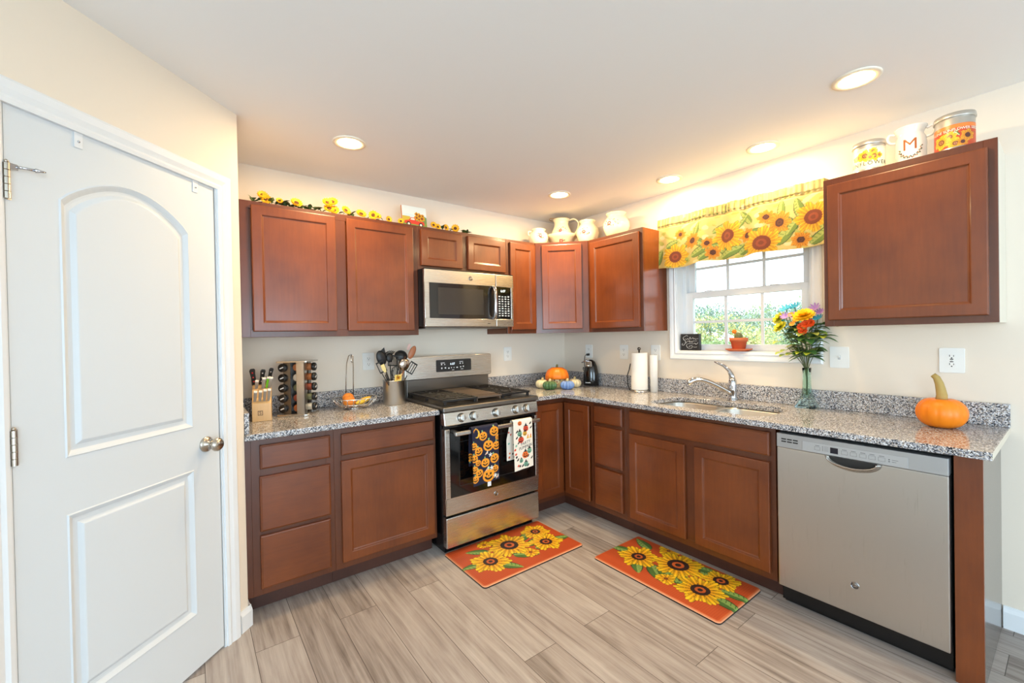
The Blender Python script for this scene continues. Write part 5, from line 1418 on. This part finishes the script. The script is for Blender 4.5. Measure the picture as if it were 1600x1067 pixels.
HEADS = [(-2.088, 1.465, -0.06), (-2.103, 1.393, -0.09), (-1.940, 1.440, -0.01), (-1.960, 1.385, -0.05), (-1.975, 1.493, 0.0), (-2.015, 1.505, 0.015), (-2.134, 1.425, 0.01), (-2.119, 1.490, 0.015), (-1.985, 1.446, -0.04), (-2.035, 1.450, -0.05)]
b = MB()
for (y, z, x) in HEADS:
    e = L(y, z, x); m0 = Vector((0, (e.y)*0.06, 0.15)); b.tube(smooth([(e.x*0.02, e.y*0.02, 0.0), m0, m0+(e-m0)*0.5+Vector((0, 0, 0.02)), e], 4), 0.0022, 5)
for (y, z, x) in ((-2.16, 1.30, -0.03), (-1.99, 1.27, -0.04), (-2.05, 1.28, -0.06), (-2.11, 1.27, -0.05)):
    e = L(y, z, x); m0 = Vector((0, e.y*0.06, 0.15)); b.tube(smooth([(0, 0, 0.0), m0, e], 4), 0.002, 5)
b.build('stems', M_STEM, t)
def leaf_verts(b, p, d, up, Ln, w, mi=0, fold=0.25):
    d = Vector(d).normalized(); s = d.cross(Vector(up)); s = s.normalized() if s.length > 1e-4 else Vector((1, 0, 0)); nrm = s.cross(d).normalized()
    pts = []
    for k, (f, ww) in enumerate(((0, 0.06), (0.25, 0.75), (0.5, 1.0), (0.75, 0.7), (1.0, 0.03))):
        c = Vector(p)+d*Ln*f-Vector((0, 0, 1))*Ln*0.28*f*f
        pts += [c-s*w*ww+nrm*w*ww*fold, c, c+s*w*ww+nrm*w*ww*fold]
    b.add(pts, [(k*3+i, k*3+i+1, k*3+i+4, k*3+i+3) for k in range(4) for i in range(2)], mi, True)
LEAFM = [mat('leaf_dark', (86, 126, 62), 0.55), mat('leaf_olive', (144, 158, 74), 0.55), mat('leaf_lime', (176, 190, 58), 0.55)]
b = MB(); r2 = np.random.default_rng(3)
for k in range(190):
    a = r2.uniform(0, 2*PI); z = r2.uniform(1.20, 1.40); rr = (z-1.16)*0.42*r2.uniform(0.2, 1.0)
    p = Vector((math.cos(a)*rr*0.75, math.sin(a)*rr, z-HCT-0.07))
    if p.x > 0.035: p.x = 0.035
    d = Vector((math.cos(a)*0.7, math.sin(a)*1.0, r2.uniform(-0.15, 0.7)))
    if p.x > 0.0: d.x = min(d.x, 0.0)
    leaf_verts(b, p, d, (0, 0, 1), r2.uniform(0.055, 0.095), r2.uniform(0.016, 0.026), int(r2.choice([0, 0, 0, 1, 1])))
for (y, z) in ((-1.965, 1.235), (-1.985, 1.222), (-1.99, 1.25), (-1.955, 1.30), (-2.015, 1.232), (-2.10, 1.235), (-2.06, 1.24), (-2.17, 1.33)):
    leaf_verts(b, L(y, z, -0.03), (-0.3, y-VY, 0.02), (0, 0, 1), 0.06, 0.020, 2)
b.build('leaves', LEAFM, t)
def petals(b, c, n_, R, w, tilt, mi, up=Vector((-1, 0, 0.2)), cup=0.3, off=0.0):
    upn = Vector(up).normalized(); ax = upn.cross(Vector((0, 0, 1))).normalized(); ay = upn.cross(ax)
    for k in range(n_):
        a = 2*PI*k/n_+off; d = ax*math.cos(a)+ay*math.sin(a); s = upn.cross(d)
        pts = []
        for f, ww in ((0.0, 0.3), (0.45, 1.0), (0.8, 0.85), (1.0, 0.25)):
            q = c+d*R*f*math.cos(tilt)+upn*R*(f*math.sin(tilt)+cup*f*f)
            pts += [q-s*w*ww, q+s*w*ww]
        b.add(pts, [(2*i, 2*i+1, 2*i+3, 2*i+2) for i in range(3)], mi, True)
cY = L(-2.088, 1.448, -0.065)
b = MB()
for ly, (R, tl, n_) in enumerate(((0.060, -0.1, 14), (0.054, 0.15, 13), (0.045, 0.45, 12), (0.034, 0.8, 10), (0.022, 1.1, 8))): petals(b, cY, n_, R, 0.013, tl, 0, (-0.55, 0.05, 0.85), 0.12, ly*0.2)
b.build('yellow_flower', mat('petal_yellow', (248, 196, 16), 0.6), t)
b = MB()
for (y, z, x) in ((-2.103, 1.398, -0.085), (-2.122, 1.405, -0.075), (-2.082, 1.385, -0.08), (-2.086, 1.362, -0.078)):
    for ly, (R, tl, n_) in enumerate(((0.026, 0.0, 10), (0.022, 0.5, 9), (0.014, 0.9, 7))): petals(b, L(y, z, x), n_, R, 0.008, tl, 0, (-0.9, 0, 0.3), 0.1, ly*0.3)
b.build('orange_flower', mat('petal_orange', (228, 84, 24), 0.6), t)
for (y, z, x) in ((-1.940, 1.440, -0.01), (-1.960, 1.388, -0.05)):
    b = MB()
    for ly, (R, tl, n_) in enumerate(((0.044, 0.0, 8), (0.036, 0.4, 7), (0.022, 0.8, 6))): petals(b, L(y, z, x), n_, R, 0.015, tl, 0, (-0.6, 0.4, 0.6), 0.1, ly*0.4)
    b.build('lime_flower', mat('petal_lime', (206, 200, 46), 0.6), t)
for (y, z, x, R) in ((-1.975, 1.488, 0.0, 0.046), (-2.015, 1.500, 0.015, 0.042), (-2.134, 1.425, 0.01, 0.036), (-1.950, 1.412, 0.0, 0.03)):
    b = MB(); petals(b, L(y, z, x), 11, R, 0.006, 0.3, 0, (-0.5, 0.2, 0.8), 0.2); b.build('blue_flower', mat('petal_blue', (60, 176, 214), 0.6), t)
for (y, z, x, R) in ((-2.119, 1.490, 0.015, 0.034), (-1.985, 1.446, -0.04, 0.030), (-2.035, 1.450, -0.05, 0.028), (-2.145, 1.465, 0.01, 0.026)):
    b = MB(); petals(b, L(y, z, x), 9, R, 0.0055, 0.3, 0, (-0.7, 0.1, 0.6), 0.2); b.build('purple_flower', mat('petal_purple', (170, 132, 200), 0.6), t)
for (y, z, x) in ((-2.05, 1.42, -0.07), (-2.03, 1.40, -0.06), (-2.02, 1.455, -0.05)):
    b = MB(); petals(b, L(y, z, x), 8, 0.018, 0.006, 0.4, 0, (-0.8, 0.1, 0.5), 0.2); b.build('small_flower', mat('petal_gold', (240, 170, 60), 0.6), t)

# ------------------------------------------------------------------ on top of the cabinets: pottery, tins, picture, garland
M_CREAM = mat('cream_glaze', (240, 226, 186), 0.2, coat=0.4)
def sprig(b, cx, cz, r, fn):
    for k in range(26):
        a = rng.uniform(0, 2*PI); q = r*math.sqrt(rng.uniform(0.05, 1)); 
        x, z = cx+q*math.cos(a)*1.2, cz+q*math.sin(a)*0.8
        b.ell(fn(x, z), (0.0045, 0.0045, 0.0045), 6, 4, int(rng.choice([1, 1, 2, 0])))
    for k in range(7):
        a = 2*PI*k/7; b.ell(fn(cx-r*0.3+0.010*math.cos(a), cz-r*0.1+0.010*math.sin(a)), (0.007, 0.007, 0.007), 6, 4, 3)
SPR = [mat('sprig_gold', (206, 160, 70), 0.5), mat('sprig_green', (74, 84, 60), 0.5), mat('sprig_blue', (120, 124, 150), 0.5), mat('sprig_rose', (184, 84, 84), 0.5)]
def pot(name, label, cat, x, y, prof, ang, sr, cz, handles=()):
    t = thing(name, label, cat, (x, y, HT), ang)
    MB().lathe(prof, seg=40, cap=False).build('body', M_CREAM, t)
    def rad(z):
        for (r0, z0), (r1, z1) in zip(prof, prof[1:]):
            if z0 <= z <= z1 and z1 > z0: return r0+(r1-r0)*(z-z0)/(z1-z0)
        return prof[0][0]
    b = MB(); sprig(b, 0, cz, sr, lambda u, z: ((rad(z)-0.002)*math.sin(u/0.09), -(rad(z)-0.002)*math.cos(u/0.09), z)); b.build('painted_sprig', SPR, t)
    for h in handles: MB().tube(smooth(h), 0.006, 8).build('handle', M_CREAM, t)
    return t
pot('ceramic_jar', 'small squat cream floral jar, leftmost on the corner cabinets', 'jar', -0.490, -0.210, [(0.001, 0.002), (0.055, 0.001), (0.075, 0.03), (0.086, 0.07), (0.078, 0.105), (0.058, 0.122), (0.056, 0.132), (0.066, 0.142), (0.064, 0.147), (0.05, 0.14), (0.04, 0.08), (0.001, 0.02)], -0.4, 0.034, 0.082,
    [[(-0.060, 0, 0.128), (-0.088, 0, 0.126), (-0.090, 0, 0.10), (-0.080, 0, 0.092)]])
pot('ceramic_bowl', 'cream wash bowl under the floral pitcher on corner cabinet', 'bowl', -0.262, -0.262, [(0.001, 0.003), (0.060, 0.0), (0.066, 0.012), (0.09, 0.03), (0.122, 0.082), (0.150, 0.102), (0.148, 0.108), (0.118, 0.090), (0.06, 0.040), (0.001, 0.034)], -0.75, 0.020, 0.05)
t = pot('ceramic_pitcher', 'cream floral pitcher with big handle standing in the bowl', 'pitcher', -0.262, -0.262, [(0.001, 0.002), (0.050, 0.0), (0.070, 0.03), (0.088, 0.07), (0.088, 0.10), (0.070, 0.14), (0.060, 0.17), (0.066, 0.195), (0.080, 0.212), (0.076, 0.214), (0.056, 0.18), (0.06, 0.10), (0.001, 0.02)], -0.75, 0.040, 0.105)
t.location.z = HT+0.041
MB().tube(smooth([(0.070, 0, 0.208), (0.115, 0, 0.215), (0.150, 0, 0.180), (0.140, 0, 0.120), (0.110, 0, 0.075), (0.085, 0, 0.07)]), 0.0075, 10).build('handle', M_CREAM, t)
MB().tube([(0.076*math.cos(a)-(0.03 if math.cos(a) < -0.8 else 0), 0.076*math.sin(a), 0.2135+(0.006 if math.cos(a) < -0.8 else 0)) for a in np.linspace(0, 2*PI, 37)[:-1]], 0.0028, 6, 0, True).build('rim_line', mat('rim_gold', (150, 108, 44), 0.4), t)
pot('ceramic_jar', 'tall cream floral jar right of the pitcher', 'jar', -0.185, -0.502, [(0.001, 0.002), (0.060, 0.001), (0.078, 0.03), (0.096, 0.085), (0.094, 0.12), (0.070, 0.16), (0.058, 0.172), (0.060, 0.182), (0.072, 0.196), (0.070, 0.201), (0.05, 0.17), (0.05, 0.08), (0.001, 0.02)], -1.0, 0.046, 0.098)
pot('ceramic_jar', 'largest cream floral jar, rightmost beside the window valance', 'jar', -0.165, -0.795, [(0.001, 0.002), (0.060, 0.001), (0.082, 0.03), (0.104, 0.085), (0.102, 0.12), (0.080, 0.158), (0.066, 0.170), (0.068, 0.182), (0.080, 0.194), (0.078, 0.199), (0.056, 0.17), (0.05, 0.08), (0.001, 0.02)], -1.3, 0.048, 0.11)

M_TINM = mat('galvanised_tin', (196, 192, 184), 0.35, 0.8)
def tin(label, x, y, r, h, cv, ang, lines):
    t = thing('canister', label, 'canister', (x, y, HT), ang)
    b = MB(); b.lathe([(0, 0.001), (r, 0.001), (r+0.001, 0.003), (r, 0.006), (r, h-0.02), (r*0.97, h-0.016)], seg=40); b.build('body', M_TINM, t)
    MB().lathe([(r*0.99, h-0.022), (r+0.004, h-0.022), (r+0.0045, h-0.018), (r+0.002, h-0.002), (r-0.002, h), (0, h+0.003)], seg=40, cap=False).build('lid', M_TINM, t)
    w = cv.w; rr = r+0.0008
    f = lambda u, v: (rr*math.sin((u-w/2)/rr), -rr*math.cos((u-w/2)/rr), 0.010+v)
    lb = cv.grid(f, 'label', M_TIN, t)
    for s, size, z, m, sp in lines:
        text('lettering', s, size, m, lb, lambda a, b_, z=z: ((rr+0.0009)*math.sin(a/rr), -(rr+0.0009)*math.cos(a/rr), 0.010+z+b_), spacing=sp)
    return t
YS = ((250, 212, 50), (240, 170, 40), (214, 140, 40), (120, 72, 40), (190, 130, 90))
cv = Canvas(0.190, 0.100, 0.0014, (240, 228, 190))
for x, y, R in ((0.065, 0.060, 0.020), (0.120, 0.078, 0.019), (0.045, 0.058, 0.015), (0.088, 0.062, 0.031), (0.125, 0.056, 0.027), (0.145, 0.058, 0.016), (0.108, 0.052, 0.016)): cv.leaf(x, y, x*60, R*1.3, R*0.4, (120, 140, 70), (70, 96, 50), (170, 180, 100)); cv.sunflower(x, y, R, 14, R*0.36, cols=YS)
cv.rect(0, 1, 0.094, 0.0955, (170, 150, 120))
tin('cream sunflower tin canister with black lettering, leftmost on right cabinet', -0.225, -2.416, 0.062, 0.148, cv, R90+0.08, [('SUNFLOWER', 0.026, 0.024, M_INKB, 1.25)])
cv = Canvas(0.190, 0.096, 0.0014, (196, 74, 36))
cv.rect(0, 1, 0.080, 0.096, (232, 124, 52)); cv.rect(0, 1, 0.052, 0.056, (180, 60, 36))
for x, y, a, Ln in ((0.085, 0.05, 0.6, 0.035), (0.115, 0.045, 2.2, 0.03), (0.12, 0.028, 0.8, 0.03), (0.10, 0.052, 2.6, 0.03)): cv.leaf(x, y, a, Ln, Ln*0.3, (90, 120, 60), (50, 60, 40), (226, 214, 170))
for x, y, R, c in ((0.085, 0.046, 0.024, YS), (0.142, 0.042, 0.028, VO), (0.055, 0.032, 0.034, YS), (0.102, 0.014, 0.026, YS), (0.125, 0.016, 0.02, VO)): cv.sunflower(x, y, R, 15, R*0.36, cols=c)
tin('orange sunflower seed tin canister, rightmost on the right cabinet', -0.215, -2.712, 0.064, 0.160, cv, R90+0.05, [('GENUINE SUNFLOWER SEEDS', 0.0155, 0.073, mat('cream_print', (246, 238, 214), 0.5), 0.95)])
t = thing('ceramic_crock', 'white two-handled crock with letter M on the right cabinet', 'crock', (-0.168, -2.560, HT), R90+0.12)
MB().lathe([(0.001, 0.002), (0.050, 0.001), (0.056, 0.008), (0.057, 0.10), (0.054, 0.128), (0.046, 0.145), (0.046, 0.152), (0.058, 0.176), (0.060, 0.181), (0.056, 0.181), (0.042, 0.15), (0.05, 0.10), (0.048, 0.01), (0.001, 0.008)], seg=40, cap=False).build('body', mat('white_glaze', (240, 234, 226), 0.2, coat=0.4), t)
for s in (-1, 1):
    MB().tube(smooth([(s*0.054, 0, 0.166), (s*0.076, 0, 0.172), (s*0.084, 0, 0.152), (s*0.074, 0, 0.132), (s*0.053, 0, 0.126)]), 0.0065, 10).build('handle', mat('white_glaze', (240, 234, 226), 0.2, coat=0.4), t)
rr = 0.0578
text('letter', 'M', 0.074, mat('copper_print', (166, 92, 40), 0.5), t, lambda a, z: (rr*math.sin(a/rr), -rr*math.cos(a/rr), 0.088+z))
b = MB()
for k in range(44):
    a = PI*1.05+PI*0.95*k/43+0.03*math.sin(k*9); q = 0.042+0.004*math.sin(k*5.0)
    u, z = q*math.cos(a), 0.080+q*math.sin(a)*1.15
    if z > 0.012: b.ell((rr*math.sin(u/rr), -rr*math.cos(u/rr), z), (0.0026, 0.0026, 0.0026), 6, 4, (0, 1, 1, 2)[k % 4])
b.build('painted_wreath', [mat('wreath_gold', (214, 160, 80), 0.5), mat('wreath_green', (96, 116, 90), 0.5), mat('wreath_rust', (150, 90, 60), 0.5)], t)

t = thing('picture', 'small canvas of a red pickup with sunflowers atop wall cabinet', 'picture', (-1.612, -0.150, HT), 0)
cv = Canvas(0.188, 0.178, 0.0016, (206, 222, 226))
cv.put(cv.V > 0.12, (220, 228, 226)); cv.rect(0, 1, 0, 0.075, (128, 150, 70)); cv.rect(0, 0.06, 0.06, 0.10, (196, 170, 60)); cv.rect(0, 1, 0, 0.028, (214, 206, 190)); cv.disc(0.15, 0.085, 0.05, 0.03, (110, 140, 80))
cv.poly([(0.014, 0.046), (0.016, 0.066), (0.05, 0.074), (0.064, 0.094), (0.098, 0.094), (0.104, 0.072), (0.166, 0.072), (0.170, 0.044)], (206, 62, 44))
cv.poly([(0.060, 0.076), (0.068, 0.089), (0.092, 0.089), (0.095, 0.076)], (226, 220, 206))
for x in (0.046, 0.140): cv.disc(x, 0.044, 0.017, 0.017, (40, 34, 32)); cv.disc(x, 0.044, 0.009, 0.009, (226, 220, 210))
for x, y, R in ((0.112, 0.098, 0.022), (0.132, 0.112, 0.024), (0.152, 0.094, 0.023), (0.112, 0.122, 0.018), (0.128, 0.086, 0.016), (0.158, 0.116, 0.014)): cv.sunflower(x, y, R, 12, R*0.4)
tl = -0.14
TM = Matrix.Rotation(tl, 4, 'X')
MB().box(-0.094, 0.094, -0.008, 0.008, 0.002, 0.180, M=TM).build('canvas', mat('canvas_edge', (206, 130, 70), 0.7), t)
cv.grid(lambda u, v: tuple(TM @ Vector((u-0.094, -0.0086, v+0.002))), 'painting', M_PRINT, t)

t = thing('sunflower_garland', 'artificial sunflower garland lying along the top of left wall cabinets', 'garland', (-1.95, -0.235, HT))
M_PET = mat('sunflower_petal', (230, 172, 24), 0.6); M_CEN = mat('sunflower_centre', (92, 52, 24), 0.8)
b = MB(); vpts = [(-0.69+i*0.05, 0.012*math.sin(i*1.3), 0.009+0.005*math.sin(i*2.1)) for i in range(29)]
b.tube(smooth(vpts, 3), 0.003, 6); b.build('vine', mat('vine_green', (70, 84, 44), 0.7), t)
r3 = np.random.default_rng(11); b = MB()
for x, n_ in ((-2.610, 9), (-2.529, 10), (-2.475, 8), (-2.44, 5), (-2.371, 6), (-2.33, 6), (-2.285, 7), (-2.19, 4), (-2.086, 6), (-2.0, 2), (-1.9, 2), (-1.235, 8), (-1.37, 3), (-1.46, 3)):
    for k in range(n_):
        a = r3.uniform(0, 2*PI)
        leaf_verts(b, (x+1.95+r3.uniform(-0.025, 0.025), r3.uniform(-0.02, 0.03), 0.014), (math.cos(a), 0.5*math.sin(a)-0.1, r3.uniform(0.25, 1.3)), (0, 0, 1), r3.uniform(0.045, 0.07), r3.uniform(0.009, 0.015), int(r3.choice([0, 0, 1])))
b.build('leaves', [mat('garland_leaf', (48, 70, 36), 0.6), mat('garland_leaf_light', (92, 108, 52), 0.6)], t)
for x, z, R in ((-2.585, 0.052, 0.030), (-2.570, 0.036, 0.030), (-2.499, 0.036, 0.022), (-2.410, 0.038, 0.036), (-2.235, 0.070, 0.034), (-2.205, 0.078, 0.036), (-2.225, 0.034, 0.034), (-2.195, 0.030, 0.032), (-2.126, 0.040, 0.032), (-2.030, 0.032, 0.036), (-1.950, 0.038, 0.032), (-1.925, 0.034, 0.030), (-1.846, 0.026, 0.024), (-1.760, 0.026, 0.022), (-1.515, 0.034, 0.026), (-1.480, 0.026, 0.024), (-1.415, 0.030, 0.026), (-1.336, 0.034, 0.032)):
    up = Vector((r3.uniform(-0.5, 0.4), -1, r3.uniform(-0.1, 0.7))); c = Vector((x+1.95, -0.012, z))
    b = MB(); petals(b, c, 12, R, R*0.24, 0.15, 0, up, 0.15); petals(b, c, 12, R*0.85, R*0.22, 0.35, 0, up, 0.15, 0.26)
    h = b.build('sunflower', M_PET, t)
    un = up.normalized(); q = un.to_track_quat('Z', 'Y').to_matrix().to_4x4()
    MB().ell((0, 0, 0), (R*0.42, R*0.42, R*0.18), 12, 6, M=Matrix.Translation(c+un*R*0.10) @ q).build('flower_centre', M_CEN, h)

# ------------------------------------------------------------------ outside the window
struct(box('lawn', mat('lawn_green', (130, 150, 96), 0.9, bump=0.3, bscale=3), None, 1.0, 90, -60, 90, -0.62, -0.6))
LV = [mat('hazy_leaf_blue', (140, 158, 148), 0.8), mat('hazy_leaf_green', (152, 170, 122), 0.8), mat('hazy_leaf_gold', (204, 196, 138), 0.8)]  # outdoor haze is put into these paled leaf colours
M_TRUNK = mat('tree_bark', (112, 98, 84), 0.9, bump=0.4, bscale=20)
def tree(label, x, y, h, w, mi, seed, dens=700, cat='tree'):
    r = np.random.default_rng(seed)
    t = thing('leafy_tree' if cat == 'tree' else 'leafy_shrub', label, cat, (x, y, -0.6), 0)
    MB().tube([(0, 0, 0), (0.1, 0, h*0.35), (0, 0.1, h*0.7)], [h*0.035, h*0.025, h*0.012], 8).build('trunk', M_TRUNK, t)
    b = MB(); blobs = [(r.normal(0, 0.28)*w, r.normal(0, 0.28)*w, h*r.uniform(0.28, 0.86), w*r.uniform(0.22, 0.36)) for _ in range(14)]
    for k in range(dens):
        bx, by, bz, br = blobs[int(r.integers(len(blobs)))]
        d = r.normal(size=3); d /= np.linalg.norm(d)
        p = np.array((bx, by, bz))+d*br*r.uniform(0.55, 1.0)*np.array((1, 1, 0.8))
        if p[2] < 0.1*h: continue
        s = h*r.uniform(0.02, 0.034); u = r.normal(size=3); u /= np.linalg.norm(u); v = np.cross(u, d); v /= np.linalg.norm(v)+1e-9
        b.add([tuple(p-u*s), tuple(p+v*s*0.6), tuple(p+u*s), tuple(p-v*s*0.6)], [(0, 1, 2, 3)], mi if r.random() > 0.2 else 1)
    b.build('crown', LV, t)
    return t
# spots along the view out of the window
def spot(px_y, dist):
    d = Vector((0.09+2.935, px_y+3.044, 0)).normalized()
    return (-2.935+d.x*dist, -3.044+d.y*dist)
for i, (yy, ds, h, w, mi, lb) in enumerate(((-1.30, 34, 3.8, 3.2, 2, 'golden autumn tree showing in the left column of panes'), (-1.42, 52, 5.0, 6.0, 0, 'blue-green tree behind the gold tree, left of cactus'), (-1.62, 44, 4.0, 4.8, 0, 'blue-green tree showing above the cactus pot'),
        (-1.80, 60, 5.0, 7.0, 1, 'mid green tree between the middle and right panes'), (-2.00, 31, 3.9, 3.6, 0, 'blue-green tree showing behind the silk flowers'), (-1.18, 58, 6.0, 7.0, 1, 'green tree farthest left outside the window'))):
    x, y = spot(yy, ds); tree(lb, x, y, h, w, mi, 20+i, 2600)
for i, (yy, ds, h, w, mi, lb) in enumerate(((-1.36, 24, 1.8, 2.2, 1, 'green shrub low in the left panes'), (-1.53, 18, 1.7, 1.6, 1, 'low green shrub left of the cactus pot'), (-1.72, 21, 2.2, 2.0, 2, 'pale gold shrub right of the cactus pot'), (-1.93, 25, 1.9, 2.2, 1, 'green shrub low in the right panes'))):
    x, y = spot(yy, ds); tree(lb, x, y, h, w, mi, 40+i, 1600, 'shrub')

# ------------------------------------------------------------------ repeats share a group
GROUPS = {'wall_cabinet': 'wall cabinets', 'base_cabinet': 'base cabinets', 'countertop': 'granite countertops', 'dish_towel': 'towels on the oven handle', 'floor_mat': 'sunflower floor mats',
          'pumpkin': 'pumpkins on the counter', 'ceramic_jar': 'cream jars on the corner cabinets', 'canister': 'tin canisters on the right cabinet', 'orange': 'oranges in the wire basket',
          'leafy_tree': 'trees outside the window', 'leafy_shrub': 'shrubs outside the window'}
for o in SC.objects:
    g = GROUPS.get(o.name.split('.')[0])
    if g and o.parent is None and 'group' not in o: o['group'] = g
